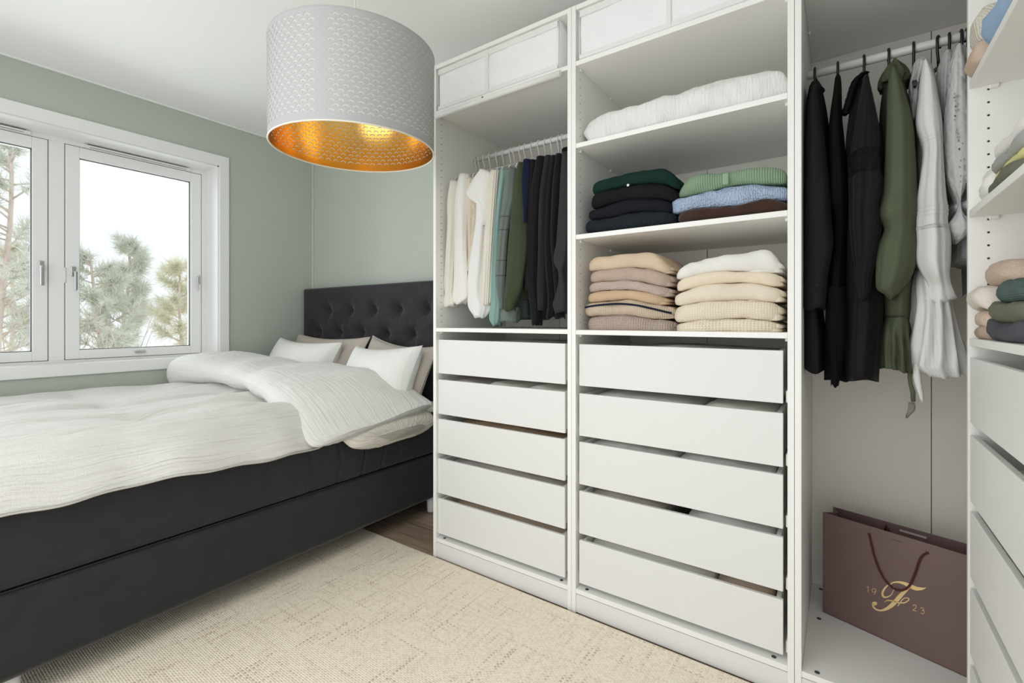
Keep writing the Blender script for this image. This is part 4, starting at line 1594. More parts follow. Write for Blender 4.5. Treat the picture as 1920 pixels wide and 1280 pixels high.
drawer_cloth('brownish cloth at the right of the bottom wide drawer', 1.27, 1.44, bz[4], 0.148, tn, 59)


# ------------------------------------------------------------------ hanging clothes
def cloth_tube(rows, n=40, seed=0, fold=0.15, nf=5, m=44, wob=0.0, cap=True):
    """rows: (z, xc, hx, yc, hy) from top to bottom; pleated closed tube"""
    S = np.array(rows, float)
    S = S[np.argsort(-S[:, 0])]
    z = S[:, 0]
    t = np.linspace(0, 1, m)
    zz = z[0] + (z[-1] - z[0]) * t
    C = [smooth_interp(-zz, list(zip(-z, S[:, j]))) for j in range(1, 5)]
    th = np.linspace(0, 2 * PI, n, endpoint=False)
    rg = random.Random(seed)
    ph = [rg.uniform(0, 6.28) for _ in range(6)]
    rings = []
    for i in range(m):
        g = min(1.0, 0.25 + t[i] * 1.6)
        sharp = np.abs(np.sin((nf + 1) * 0.5 * th + ph[1] + 0.8 * math.sin(t[i] * 3 + ph[5])))
        r = 1 + fold * g * (0.9 * (sharp - 0.6) + np.sin(nf * th + ph[0] + 1.2 * math.sin(t[i] * 4 + ph[1])) * 0.6 + np.sin((nf * 2 + 1) * th + ph[2] + t[i] * 3) * 0.3 + np.sin(2 * th + ph[3] + t[i] * 5) * 0.25)
        xc = C[0][i] + wob * math.sin(t[i] * 7 + ph[4])
        x = xc + max(C[1][i], 0.002) * np.cos(th) * r
        y = C[2][i] + max(C[3][i], 0.002) * np.sin(th) * r
        zr = zz[i] + (0.006 * np.sin(3 * th + ph[5]) if i == m - 1 else 0)
        rings.append(np.stack([x, y, zr + 0 * x], 1))
    return loft(rings, cap=cap)


def slice_band(V, n, z0, z1, grow=0.0012):
    """the slice of a cloth tube between two heights, pushed out a little"""
    A = np.array(V).reshape(-1, n, 3)
    zr = A[:, :, 2].mean(axis=1)
    rows = [i for i in range(len(zr)) if z1 <= zr[i] <= z0]
    i0, i1 = (rows[0], rows[-1]) if rows else (0, 0)
    ii = list(range(max(i0 - 1, 0), min(i1 + 2, len(A))))
    B = A[ii].copy()
    zt = B[:, :, 2].mean(axis=1)
    zc = np.clip(zt, z1, z0)
    out = []
    for z in (z0, (z0 + z1) / 2, z1):
        k = int(np.clip(np.searchsorted(-zr, -z), 1, len(zr) - 1))
        f = (zr[k - 1] - z) / max(zr[k - 1] - zr[k], 1e-6)
        r_ = A[k - 1] * (1 - f) + A[k] * f
        c_ = r_.mean(axis=0)
        d_ = r_ - c_
        l_ = np.linalg.norm(d_[:, :2], axis=1)[:, None] + 1e-6
        out.append(r_ + d_ / l_ * grow * np.array([1, 1, 0]))
    return loft(out)


def wire_hanger(parent_name, label, x, group, rail_z=1.988, span=0.20, zt=1.90, mat=None, r=0.0022, hookr=0.0165, rz=0.0):
    mat = mat or M['white_steel']
    h = MB()
    pts = []
    yc = 0.29
    for k in range(13):
        a = math.radians(200 - k * 20)
        pts.append((x, yc - hookr * math.cos(a) * -1, rail_z + hookr * math.sin(a) - 0.001))
    pts = [(x, yc - hookr * math.cos(math.radians(-20 + k * 20)), rail_z + hookr * math.sin(math.radians(-20 + k * 20))) for k in range(11)][::-1]
    pts = pts[::-1] + []
    # from the open tip over the rail then down to the neck
    path = [(x, yc + hookr * math.cos(math.radians(-25 + k * 20.5)), rail_z + hookr * math.sin(math.radians(-25 + k * 20.5))) for k in range(12)]
    path += [(x, yc - hookr * 0.9, rail_z - 0.02), (x, yc - 0.004, rail_z - 0.045), (x, yc, zt)]
    h.tube(path, r, 6)
    h.tube([(x, yc - span, zt - 0.085), (x, yc - span + 0.012, zt - 0.068), (x, yc - 0.05, zt - 0.012), (x, yc, zt), (x, yc + 0.05, zt - 0.012), (x, yc + span - 0.012, zt - 0.068), (x, yc + span, zt - 0.085)], r * 1.2, 6)
    h.tube([(x, yc - span, zt - 0.085), (x, yc - span + 0.02, zt - 0.095), (x, yc + span - 0.02, zt - 0.095), (x, yc + span, zt - 0.085)], r, 6)
    o = h.build(parent_name, mat)
    return tag(o, label, 'hanger', group)


Z5 = lambda x, y: (800 + x / 3.123, 230 + y / 3.123)


def rows_px(outline, Yp, hy, conv, yc=None):
    """outline [(yzoom, xl, xr)] -> rows at depth plane Yp"""
    out = []
    for i, (y, xl, xr) in enumerate(outline):
        a, b_ = onY(*conv(xl, y), Yp), onY(*conv(xr, y), Yp)
        h = hy[i] if hasattr(hy, '__len__') else hy
        out.append(((a[2] + b_[2]) / 2, (a[0] + b_[0]) / 2, max((b_[0] - a[0]) / 2, 0.003), Yp if yc is None else yc, h))
    return out


SLV = {}


def shirt(label, cat, X, mat, sleeve, sleeveY=0.085, hem_z=1.20, body=True, seed=1, name='shirt', thick=0.017, ys=(0.12, 0.47), sh_z=1.895, fold=0.16, shy=0.030, smat=None, group='clothes on the rail by the bed'):
    o = empty(name, (X, 0.29, 1.2), label, cat, group)
    if body:
        yc = (ys[0] + ys[1]) / 2
        hw = (ys[1] - ys[0]) / 2
        rows = [(sh_z, X, 0.004, yc, 0.035), (sh_z - 0.012, X, 0.009, yc, 0.06), (sh_z - 0.05, X, thick, yc, hw * 0.80), (sh_z - 0.09, X, thick, yc, hw), (sh_z - 0.3, X, thick * 1.2, yc, hw * 0.95), (hem_z, X, thick * 1.3, yc, hw)]
        V, F, U = cloth_tube(rows, 72, seed, 0.0, 9, 40)
        V = np.array(V)
        dpt = np.clip((sh_z - V[:, 2]) / 0.25, 0, 1)
        V[:, 0] += 0.006 * dpt * np.sin(V[:, 1] * 55 + seed) + 0.003 * dpt * np.sin(V[:, 1] * 120 + seed * 2 + V[:, 2] * 6)
        mk('body', V, F, mat, o, True, U)
    if sleeve:
        rows = rows_px(sleeve, sleeveY, shy, Z5)
        V, F, U = cloth_tube(rows, 40, seed + 50, fold, 4, 50)
        mk('sleeve', V, F, smat or mat, o, True, U)
        SLV[label] = (np.array(V), 40)
    return o


g = {}
g['sheer'] = fabric('sheer_cream', (0.80, 0.765, 0.69), 'crush', depth=0.4, var=0.04, trans=0.08)
g['white'] = fabric('white_cotton_shirt', (0.83, 0.815, 0.775), 'crush', depth=0.6, dist=0.004, var=0.03, trans=0.06)
g['white2'] = fabric('soft_white_viscose', (0.80, 0.80, 0.785), 'crush', depth=0.4, var=0.03, trans=0.06)
g['creamlace'] = fabric('cream_crochet', (0.68, 0.60, 0.48), 'lace', 0.006, 0.9, 0.004, 0.12)
g['creamrib'] = fabric('cream_ribbed_jersey', (0.74, 0.69, 0.60), 'ribu', 0.011, 0.7, 0.003, 0.03)
g['teal'] = fabric('teal_cotton', (0.23, 0.36, 0.335), 'crush', depth=0.35, var=0.08)
g['greygreen'] = fabric('grey_green_denim', (0.15, 0.185, 0.165), 'crush', depth=0.5, var=0.15, heather=0.2)
g['olive'] = fabric('olive_suede', (0.050, 0.062, 0.034), 'plain', depth=0.2, var=0.15, sheen=0.15)
g['navy'] = fabric('navy_cotton', (0.011, 0.015, 0.038), 'plain', depth=0.2, var=0.15)
g['dbrown'] = fabric('dark_brown_cloth', (0.020, 0.013, 0.014), 'plain', depth=0.2, var=0.2)
g['black'] = fabric('black_cotton', (0.0105, 0.010, 0.0115), 'plain', depth=0.25, var=0.25, sheen=0.1)
g['softblack'] = fabric('soft_black_crepe', (0.022, 0.020, 0.022), 'crush', depth=0.25, var=0.2, sheen=0.1)
g['anthracite'] = fabric('anthracite_wool', (0.035, 0.034, 0.036), 'plain', depth=0.25, var=0.15)

shirt('sheer cream blouse with gathered cuff, first on the rail from the bed side', 'blouse', 0.050, g['sheer'],
      [(345, 150, 185), (450, 134, 176), (600, 138, 172), (800, 126, 166), (960, 116, 160), (1010, 118, 158), (1035, 104, 168), (1072, 112, 166)], 0.075, 1.26, seed=3, name='blouse')
shirt('white shirt with wide cuff, second on the rail from the bed side', 'shirt', 0.110, g['white'],
      [(305, 200, 250), (400, 178, 250), (600, 172, 246), (800, 172, 250), (950, 165, 252), (1000, 158, 252), (1020, 156, 252), (1058, 176, 214)], 0.085, 1.24, seed=4)
shirt('cream crochet top between the white shirts', 'top', 0.170, g['creamlace'],
      [(330, 240, 290), (450, 248, 298), (600, 250, 298), (760, 250, 292), (872, 248, 276)], 0.10, 1.30, seed=5, name='crochet_top')
o = shirt('white blouse with a wide ruffled collar', 'blouse', 0.205, g['white2'],
          [(420, 300, 352), (560, 300, 352), (700, 285, 345), (850, 262, 340), (1000, 252, 336), (1090, 256, 360), (1138, 290, 340)], 0.09, 1.22, seed=6, name='blouse')
# flared ruffle
ru = [(278, 320, 345), (300, 292, 375), (350, 260, 372), (400, 240, 366), (440, 262, 362), (490, 318, 360), (560, 322, 356), (600, 340, 352)]
V, F, U = cloth_tube(rows_px(ru, 0.075, 0.022, Z5), 48, 8, 0.10, 3, 40)
mk('ruffle', V, F, g['white'], o, True, U)
shirt('cream ribbed long-sleeved top beside the teal one', 'top', 0.275, g['creamrib'],
      [(285, 385, 430), (360, 368, 424), (450, 362, 418), (600, 350, 408), (800, 338, 396), (1000, 330, 384), (1062, 330, 380)], 0.09, 1.22, seed=7, name='ribbed_top', fold=0.08)
shirt('teal blouse with gathered cuff', 'blouse', 0.325, g['teal'],
      [(278, 445, 480), (400, 434, 462), (600, 414, 440), (800, 398, 428), (980, 386, 436), (1080, 384, 440), (1115, 376, 438), (1150, 376, 436), (1185, 404, 424)], 0.09, 1.20, seed=8, name='blouse')
o = shirt('grey-green denim jacket with frayed hem and seamed sleeve', 'jacket', 0.370, g['greygreen'],
          [(275, 455, 525), (330, 462, 520), (450, 448, 512), (550, 438, 492), (640, 430, 478), (800, 420, 466), (900, 414, 462), (1000, 424, 460), (1090, 444, 466)], 0.085, 1.145, seed=9, name='jacket', thick=0.02, fold=0.10)
hr = [(1080, 455, 540), (1120, 443, 536), (1164, 442, 534)]
V, F, U = cloth_tube(rows_px(hr, 0.12, 0.05, Z5), 48, 19, 0.06, 7, 10)
mk('hem', V, F, g['greygreen'], o, True, U)
seam = fabric('dark_seam', (0.09, 0.105, 0.10), 'plain')
SV, sn_n = SLV['grey-green denim jacket with frayed hem and seamed sleeve']
for yy in (556, 632, 808, 896):
    z = onY(*Z5(460, yy), 0.085)[2]
    V, F, U = slice_band(SV, sn_n, z + 0.0018, z - 0.0018)
    mk('seam_band', V, F, seam, o, True, U)
shirt('olive green suede-look shirt on the rail', 'shirt', 0.425, g['olive'],
      [(240, 548, 580), (330, 520, 576), (450, 508, 580), (600, 494, 584), (750, 480, 584), (900, 470, 566), (1000, 460, 548), (1060, 455, 520), (1100, 460, 514)], 0.085, 1.24, seed=10, fold=0.06, thick=0.018)
shirt('navy blue shirt just right of the olive one', 'shirt', 0.475, g['navy'],
      [(222, 578, 615), (260, 560, 618), (330, 554, 612), (420, 562, 606), (500, 580, 604), (590, 586, 600)], 0.10, 1.25, seed=11, fold=0.06)
shirt('dark brown garment squeezed beside the navy shirt', 'top', 0.505, g['dbrown'],
      [(225, 615, 650), (400, 600, 640), (600, 594, 630), (800, 586, 640), (980, 590, 640)], 0.12, 1.26, seed=12, name='dark_top')
blk = [('black jersey top with long sleeve reaching lowest, right of the brown one', 0.540, 'black', [(205, 650, 700), (400, 618, 676), (600, 606, 664), (800, 596, 656), (1000, 606, 660), (1100, 622, 674), (1180, 628, 668)], 'top', 0.11, 1.20),
       ('soft black crepe top, second of the black garments', 0.570, 'softblack', [(200, 700, 745), (400, 672, 716), (600, 662, 710), (800, 658, 706), (990, 656, 706), (1090, 662, 704)], 'top', 0.11, 1.22),
       ('black pleated blouse in the middle of the black garments', 0.600, 'black', [(200, 735, 775), (400, 712, 748), (600, 700, 738), (800, 700, 744), (950, 712, 756), (1060, 716, 760), (1138, 706, 760)], 'blouse', 0.11, 1.20),
       ('black velvet top with sheer shoulder beside the last sleeve', 0.635, 'black', [(190, 765, 805), (300, 748, 800), (500, 736, 784), (700, 732, 776), (900, 748, 800), (1050, 758, 806), (1142, 756, 804)], 'top', 0.11, 1.19),
       ('soft black jacket with bell sleeve, last on the rail by the panel', 0.675, 'anthracite', [(180, 800, 850), (300, 790, 850), (500, 778, 846), (700, 765, 840), (830, 756, 826), (860, 776, 816), (930, 782, 826), (1010, 760, 836), (1075, 744, 836), (1110, 760, 834)], 'jacket', 0.10, 1.20)]
for i, (lab, X, mt_, sl, ct, sy, hz) in enumerate(blk):
    shirt(lab, ct, X, g[mt_], sl, sy, hz, seed=20 + i, name={'top': 'dark_top', 'blouse': 'blouse', 'jacket': 'jacket'}[ct], fold=0.10)
V, F, U = cloth_tube([(1.925, 0.60, 0.006, 0.26, 0.012), (1.918, 0.60, 0.028, 0.26, 0.03), (1.90, 0.60, 0.034, 0.27, 0.04), (1.885, 0.60, 0.03, 0.28, 0.04)], 32, 4, 0.1, 4, 12)
o = mk('scarf', V, F, g['black'], None, True, U)
tag(o, 'small black scarf bunched on top of the black garments', 'scarf')

HG = 'white wire hangers on the rail by the bed'
hx = [onY(u, v, 0.29)[0] for u, v in zip((889, 894, 900, 909, 920, 933, 945, 958, 965, 976, 985, 998, 1011, 1023, 1035, 1048, 1055), np.linspace(296, 258, 17))]
ords = ['first', 'second', 'third', 'fourth', 'fifth', 'sixth', 'seventh', 'eighth', 'ninth', 'tenth', 'eleventh', 'twelfth', 'thirteenth', 'fourteenth', 'fifteenth', 'sixteenth']
for i, x in enumerate(hx):
    lab = 'white wire hanger, the %s hook from the bed end of the rail' % ords[i] if i < 16 else 'white wire hanger nearest the middle unit, over the last black garment'
    wire_hanger('wire_hanger', lab, x, HG, zt=1.91)

# black hangers and dresses of the third unit
Z8 = lambda x, y: (1480 + x / 3.047, y / 3.047)
Z9 = lambda x, y: (1480 + x / 3.047, 380 + y / 3.047)


def black_hanger(x, label, yaw=0.0, span=0.19, zt=1.905, grp='black hangers in the dress unit', s=1.0):
    h = MB()
    yc, rz, hr_ = 0.29, 1.988, 0.0185
    cs_, sn_ = math.cos(yaw), math.sin(yaw)
    tr_ = lambda p: (x + (p[1]) * sn_, yc + p[1] * cs_, p[2])
    path = [(0, hr_ * math.cos(math.radians(-35 + k * 21)), rz + hr_ * math.sin(math.radians(-35 + k * 21))) for k in range(12)]
    path += [(0, -hr_ * 0.95, rz - 0.03), (0, -0.006, rz - 0.055), (0, 0, zt)]
    h.tube([tr_(p) for p in path], 0.0038, 8)
    arm = [(0, -span, zt - 0.10), (0, -span * 0.6, zt - 0.055), (0, -0.03, zt - 0.008), (0, 0, zt), (0, 0.03, zt - 0.008), (0, span * 0.6, zt - 0.055), (0, span, zt - 0.10)]
    h.tube([tr_(p) for p in arm], [0.006, 0.006, 0.006, 0.007, 0.006, 0.006, 0.006], 8)
    h.tube([tr_((0, -span, zt - 0.10)), tr_((0, span, zt - 0.10))], 0.0035, 8)
    o = h.build('black_hanger', M['black_plastic'])
    return tag(o, label, 'hanger', grp)


hxs = []
for u, vv in ((1528, 140), (1571, 130), (1620, 118), (1666, 107), (1713, 96), (1760, 84), (1780, 78), (1802, 73)):
    hxs.append(onY(u, vv, 0.29)[0])
hlabs = ['black hanger holding the first black dress by the left panel', 'black hanger holding the narrow black velvet dress', 'black hanger holding the black dress with lace collar',
         'black hanger holding the green dress', 'black hanger holding the white dress', 'empty black hanger turned sideways between the white dresses', 'black hanger holding the white lace dress', 'black hanger at the right end of the dress rail']
for i, x in enumerate(hxs):
    black_hanger(x, hlabs[i], yaw=[0, 0, 0, 0, 0.08, 0.30, 0.12, 0.05][i])
x0 = hxs[7]
for k in range(3):
    black_hanger(x0 + 0.012 + 0.010 * k, 'black hanger, %s of the bunch at the right end of the dress rail' % ('leftmost', 'middle one', 'rightmost')[k])

d = {}
d['black'] = fabric('black_suiting', (0.016, 0.0145, 0.016), 'plain', depth=0.2, var=0.15)
d['velvet'] = fabric('black_velvet', (0.0035, 0.0035, 0.004), 'plain', depth=0.1, var=0.3, rough=0.9)
d['plum'] = fabric('plum_black_satin', (0.011, 0.0085, 0.011), 'plain', depth=0.2, var=0.25, sheen=0.06, rough=0.75)
d['lace'] = fabric('black_lace', (0.008, 0.007, 0.009), 'lace', 0.005, 1.0, 0.006, 0.4)
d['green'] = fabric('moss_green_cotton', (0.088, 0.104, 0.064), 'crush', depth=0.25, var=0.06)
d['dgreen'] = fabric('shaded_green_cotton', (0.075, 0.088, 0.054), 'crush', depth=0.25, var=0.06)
d['white'] = fabric('white_linen_dress', (0.78, 0.78, 0.77), 'crush', depth=0.5, dist=0.003, var=0.03, trans=0.15)
d['wlace'] = fabric('white_lace', (0.66, 0.66, 0.665), 'lace', 0.007, 1.0, 0.005, 0.10, trans=0.2)

GD = 'long dresses in the tall unit'


def dress(name, label, x, parts):
    o = empty(name, (x, 0.29, 1.0), label, 'dress', GD)
    for (pn, mat, rows, seed, fold, nf) in parts:
        V, F, U = cloth_tube(rows, 56, seed, fold, nf, 56)
        mk(pn, V, F, mat, o, True, U)
        SLV[label + pn] = (np.array(V), 56)
    return o


R8 = lambda ol, Y, hy: rows_px(ol, Y, hy, Z8)
R9 = lambda ol, Y, hy: rows_px(ol, Y, hy, Z9)

# first black dress
o1 = dress('black_dress', 'black dress with row of cuff buttons, nearest the left panel', hxs[0], [
    ('body', d['black'], R8([(478, 140, 168), (500, 122, 180), (560, 106, 196), (700, 96, 222), (900, 92, 240), (1200, 88, 245)], 0.24, [.02, .06, .12, .15, .15, .15]) + R9([(200, 85, 232), (600, 83, 190), (750, 83, 208), (945, 86, 215)], 0.24, .15), 1, 0.06, 5),
    ('sleeve', d['black'], R8([(490, 140, 160), (560, 112, 168), (700, 98, 190), (900, 88, 212), (1100, 84, 232), (1270, 82, 242)], 0.085, [.02, .03, .04, .045, .045, .045]) + R9([(240, 82, 254), (330, 82, 240), (450, 82, 222), (560, 82, 212), (604, 82, 208)], 0.085, .03), 2, 0.05, 3)])
q = None
for (bx_, by_) in ((166, 355), (163, 412), (157, 468), (150, 522), (147, 562)):
    pp = onY(*Z9(bx_, by_), 0.054)
    MB().lathe([(0.002, -0.003), (0.0048, -0.002), (0.0055, 0.0015), (0.004, 0.004)], (pp[0], 0.056, pp[2]), 12, 'Y').build('cuff_button', g['softblack'], o1)
# collar frill
V, F, U = cloth_tube(R8([(480, 150, 165), (500, 130, 180), (545, 116, 184), (560, 120, 160)], 0.16, 0.05), 40, 9, 0.2, 7, 14)
mk('collar', V, F, d['black'], o1, True, U)

o2 = dress('black_dress', 'narrow black velvet dress, second from the left panel', hxs[1], [
    ('body', d['velvet'], R8([(444, 262, 294), (460, 260, 296), (560, 248, 300), (700, 228, 304), (820, 220, 316), (1000, 222, 330), (1200, 230, 340)], 0.20, [.02, .05, .10, .13, .14, .14, .14]) + R9([(100, 235, 340), (470, 215, 330), (700, 205, 330), (940, 200, 330), (995, 198, 346)], 0.22, .13), 3, 0.05, 5),
    ('lower_panel', d['velvet'], R9([(480, 205, 320), (800, 215, 320), (960, 232, 300), (1040, 236, 282)], 0.12, .03), 4, 0.05, 3)])

o3 = dress('black_dress', 'plum-black dress with ruffled lace collar and gathered sleeve', hxs[2], [
    ('body', d['plum'], R8([(420, 400, 450), (450, 384, 454), (560, 356, 470), (700, 332, 500), (850, 322, 524), (1000, 330, 532), (1200, 330, 530)], 0.24, [.02, .05, .11, .14, .15, .15, .15]) + R9([(0, 330, 530), (200, 330, 532), (400, 325, 535), (600, 310, 534), (800, 302, 524), (960, 298, 514), (994, 298, 512)], 0.24, .15), 5, 0.07, 6),
    ('sleeve', d['plum'], R8([(440, 424, 452), (560, 402, 478), (700, 380, 505), (850, 355, 520), (980, 345, 532), (1150, 345, 532)], 0.085, [.02, .035, .045, .05, .055, .055]) + R9([(0, 345, 530), (150, 350, 528), (280, 366, 508), (360, 376, 492), (400, 372, 480), (470, 384, 468), (545, 400, 452)], 0.085, [.055, .055, .045, .03, .03, .03, .02]), 6, 0.10, 5),
    ])
SV, sn_n = SLV['plum-black dress with ruffled lace collar and gathered sleeve' + 'sleeve']
V, F, U = slice_band(SV, sn_n, onY(*Z8(440, 850), 0.05)[2], onY(*Z8(440, 985), 0.05)[2], 0.002)
mk('lace_band', V, F, d['lace'], o3, True, U)
rf = MB()
rp = [(432, 418), (408, 432), (388, 452), (372, 480), (362, 510), (352, 545), (342, 575), (334, 605), (322, 632), (318, 655)]
pts = []
for i, (a, b_) in enumerate(rp):
    pp = onY(*Z8(a, b_), 0.12)
    pts.append(pp)
pts = np.array(pts)
tt = np.linspace(0, len(pts) - 1, 90)
P3 = np.stack([np.interp(tt, range(len(pts)), pts[:, k]) for k in range(3)], 1)
rings = []
for i, p_ in enumerate(P3):
    rr_ = 0.009 + 0.004 * math.sin(i * 1.9)
    a = np.linspace(0, 2 * PI, 8, endpoint=False)
    rings.append(np.stack([p_[0] + rr_ * np.cos(a), p_[1] + 0.02 * np.sin(a), p_[2] + 0.3 * rr_ * np.sin(a)], 1))
V, F, U = loft(rings)
mk('ruffle', V, F, d['lace'], o3, True, U)

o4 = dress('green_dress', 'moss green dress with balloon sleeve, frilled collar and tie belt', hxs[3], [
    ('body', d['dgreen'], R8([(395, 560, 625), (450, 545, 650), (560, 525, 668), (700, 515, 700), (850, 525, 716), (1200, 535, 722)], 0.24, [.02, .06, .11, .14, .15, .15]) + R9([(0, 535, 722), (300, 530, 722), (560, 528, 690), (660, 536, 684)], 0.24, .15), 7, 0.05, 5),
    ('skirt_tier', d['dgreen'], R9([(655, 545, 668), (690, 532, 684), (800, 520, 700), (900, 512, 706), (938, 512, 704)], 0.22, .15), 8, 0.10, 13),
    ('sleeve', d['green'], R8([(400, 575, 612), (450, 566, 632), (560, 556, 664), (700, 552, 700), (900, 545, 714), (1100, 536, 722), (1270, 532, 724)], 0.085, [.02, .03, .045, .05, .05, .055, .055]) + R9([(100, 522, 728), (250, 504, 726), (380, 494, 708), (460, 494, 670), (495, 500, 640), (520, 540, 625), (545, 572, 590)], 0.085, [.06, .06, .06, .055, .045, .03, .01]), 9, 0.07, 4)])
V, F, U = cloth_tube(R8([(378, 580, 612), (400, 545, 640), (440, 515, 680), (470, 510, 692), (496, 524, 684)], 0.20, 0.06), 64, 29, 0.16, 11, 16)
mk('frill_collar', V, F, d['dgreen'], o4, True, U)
V, F, U = cloth_tube(R9([(930, 512, 702), (955, 640, 702)], 0.21, 0.12), 30, 3, 0.03, 5, 6)
mk('hem_lining', V, F, fabric('dark_olive_lining', (0.02, 0.024, 0.014), 'plain'), o4, True, U)
pts = [onY(*Z9(a, b_), 0.10) for a, b_ in ((690, 950), (688, 1000), (694, 1040), (706, 1080), (708, 1135))]
MB().tube(pts, [0.006, 0.005, 0.005, 0.006, 0.005], 8).build('tie_belt', d['green'], o4)

o5 = dress('white_dress', 'white linen dress with frilled sleeve cuff and flared skirt', hxs[4], [
    ('body', d['white'], R8([(340, 735, 760), (380, 705, 790), (500, 690, 830), (700, 715, 860), (900, 715, 870), (1200, 725, 880)], 0.24, [.02, .06, .11, .13, .13, .13]) + R9([(0, 722, 880), (250, 715, 900), (400, 700, 900)], 0.24, .13), 10, 0.05, 5),
    ('skirt', d['white'], R9([(380, 715, 800), (450, 690, 890), (600, 686, 925), (750, 664, 965), (880, 644, 1000), (920, 640, 1012), (965, 700, 1010)], 0.20, [.10, .12, .14, .15, .16, .16, .15]), 11, 0.13, 13),
    ('sleeve', d['white'], R8([(355, 760, 785), (420, 750, 815), (560, 735, 845), (700, 722, 868), (850, 760, 874), (1000, 745, 880), (1150, 724, 892), (1270, 720, 898)], 0.085, [.02, .03, .04, .05, .05, .055, .055, .055]) + R9([(60, 720, 902), (200, 722, 914), (350, 728, 916), (430, 770, 912), (470, 792, 925), (520, 782, 944), (560, 778, 940), (574, 800, 880)], 0.085, [.055, .06, .06, .05, .03, .03, .03, .02]), 12, 0.08, 5)])
SV, sn_n = SLV['white linen dress with frilled sleeve cuff and flared skirt' + 'sleeve']
for yz in (780, 800, 1180, 1205, 1230):
    z = onY(*Z8(800, yz), 0.05)[2]
    V, F, U = slice_band(SV, sn_n, z + 0.0016, z - 0.0016)
    mk('tuck', V, F, d['white'], o5, True, U)
z = onY(*Z9(800, 140), 0.05)[2]
V, F, U = slice_band(SV, sn_n, z + 0.005, z - 0.005)
mk('eyelet_band', V, F, d['wlace'], o5, True, U)
V, F, U = cloth_tube(R8([(335, 738, 752), (360, 712, 780), (420, 700, 770), (500, 686, 745), (600, 695, 735), (680, 700, 730)], 0.16, [.01, .03, .04, .04, .03, .01]), 48, 71, 0.25, 9, 30)
mk('ruffle', V, F, d['wlace'], o5, True, U)
V, F, U = cloth_tube(R9([(915, 705, 740), (980, 704, 750), (1060, 722, 762), (1110, 740, 768), (1133, 748, 766)], 0.10, 0.008), 24, 72, 0.1, 3, 24)
mk('tie_belt', V, F, d['white'], o5, True, U)
V, F, U = cloth_tube(R9([(1140, 680, 716), (1180, 678, 720), (1222, 668, 676)], 0.40, 0.006), 24, 73, 0.15, 4, 14)
mk('lace_end', V, F, fabric('sheer_lace', (0.62, 0.60, 0.57), 'lace', 0.004, 1.0, 0.004, 0.1, trans=0.4), o5, True, U)

o6 = dress('lace_dress', 'white lace eyelet dress at the right, partly behind the white panel', hxs[6], [
    ('body', d['wlace'], R8([(268, 940, 985), (320, 900, 1010), (450, 870, 1040), (700, 868, 1060), (1000, 880, 1070), (1250, 895, 1075)], 0.20, [.02, .06, .10, .12, .13, .13]) + R9([(0, 900, 1075), (120, 910, 1080), (230, 925, 1080), (350, 920, 1080)], 0.24, .12), 13, 0.05, 6),
    ('sleeve', d['wlace'], R8([(265, 950, 980), (330, 925, 1000), (500, 905, 1015), (700, 885, 1030), (1000, 895, 1040), (1270, 905, 1040)], 0.09, [.02, .03, .04, .045, .045, .045]) + R9([(100, 918, 1020), (200, 925, 1010), (226, 935, 960)], 0.09, [.045, .03, .01]), 14, 0.07, 5),
    ('yoke', d['wlace'], R8([(300, 880, 925), (380, 850, 930), (470, 835, 930), (600, 850, 900), (680, 870, 890)], 0.17, [.02, .05, .06, .05, .02]), 15, 0.10, 6)])
V, F = [], []
rg = random.Random(4)
for k in range(34):
    a, b_ = rg.uniform(925, 990), rg.uniform(500, 1060)
    a = 925 + (b_ - 500) * 0.10 + rg.uniform(0, 36)
    pp = onY(*Z8(a, b_), 0.046)
    kk = len(V)
    for i in range(8):
        V.append((pp[0] + 0.0017 * math.cos(i * PI / 4), 0.044, pp[2] + 0.0026 * math.sin(i * PI / 4)))
    F.append(tuple(range(kk, kk + 8)))
e_ = mk('eyelets', V, F, plain('eyelet_shadow_grey', (0.30, 0.30, 0.305), 0.8), o6)
e_['kind'] = 'stuff'
o7 = dress('grey_dress', 'pale grey-blue garment just showing by the right panel', hxs[7], [
    ('body', fabric('pale_grey_blue', (0.36, 0.38, 0.38), 'plain'), R8([(330, 985, 1010), (500, 975, 1050), (1200, 990, 1060)], 0.36, .08) + R9([(200, 985, 1060), (450, 998, 1060), (520, 1002, 1060)], 0.36, .08), 17, 0.05, 5)])

# ------------------------------------------------------------------ paper bag
M['mauve'] = plain('mauve_paper', (0.165, 0.105, 0.100), 0.42, var=0.05, bscale=6)
M['mauve_in'] = plain('dark_mauve_paper_inside', (0.10, 0.065, 0.06), 0.6)
M['rope'] = plain('burgundy_cord', (0.075, 0.012, 0.012), 0.7, bump=0.6, bscale=900)
m, nt, b = new_mat('gold_foil_print')
b.inputs['Base Color'].default_value = (0.88, 0.66, 0.33, 1)
b.inputs['Metallic'].default_value = 0.45
b.inputs['Roughness'].default_value = 0.38
M['gold'] = m
P0 = np.array([1.560, 0.378, 0.0945])
P1_ = np.array([1.914, 0.248, 0.0945])
dr = (P1_ - P0)[:2] / np.linalg.norm((P1_ - P0)[:2])
nr = np.array([-dr[1], dr[0]])        # away from the camera
if nr[1] < 0: nr = -nr
BW, BH, BD = 0.47, 0.357, 0.115
bag = empty('paper_bag', (P0[0], P0[1], 0.0945), 'mauve paper carrier bag with gold script letter and dark red cord handles', 'bag')


def bpnt(s, n_, z): return (P0[0] + dr[0] * s + nr[0] * n_, P0[1] + dr[1] * s + nr[1] * n_, 0.0945 + z)


def panel(name, quad, mat, thick, nv):
    V = [np.array(q) for q in quad]
    nv = np.array([nv[0], nv[1], 0.0]) * thick
    V2 = [q + nv for q in V]
    F = [(0, 1, 2, 3), (7, 6, 5, 4), (0, 4, 5, 1), (1, 5, 6, 2), (2, 6, 7, 3), (3, 7, 4, 0)]
    return mk(name, V + V2, F, mat, bag)


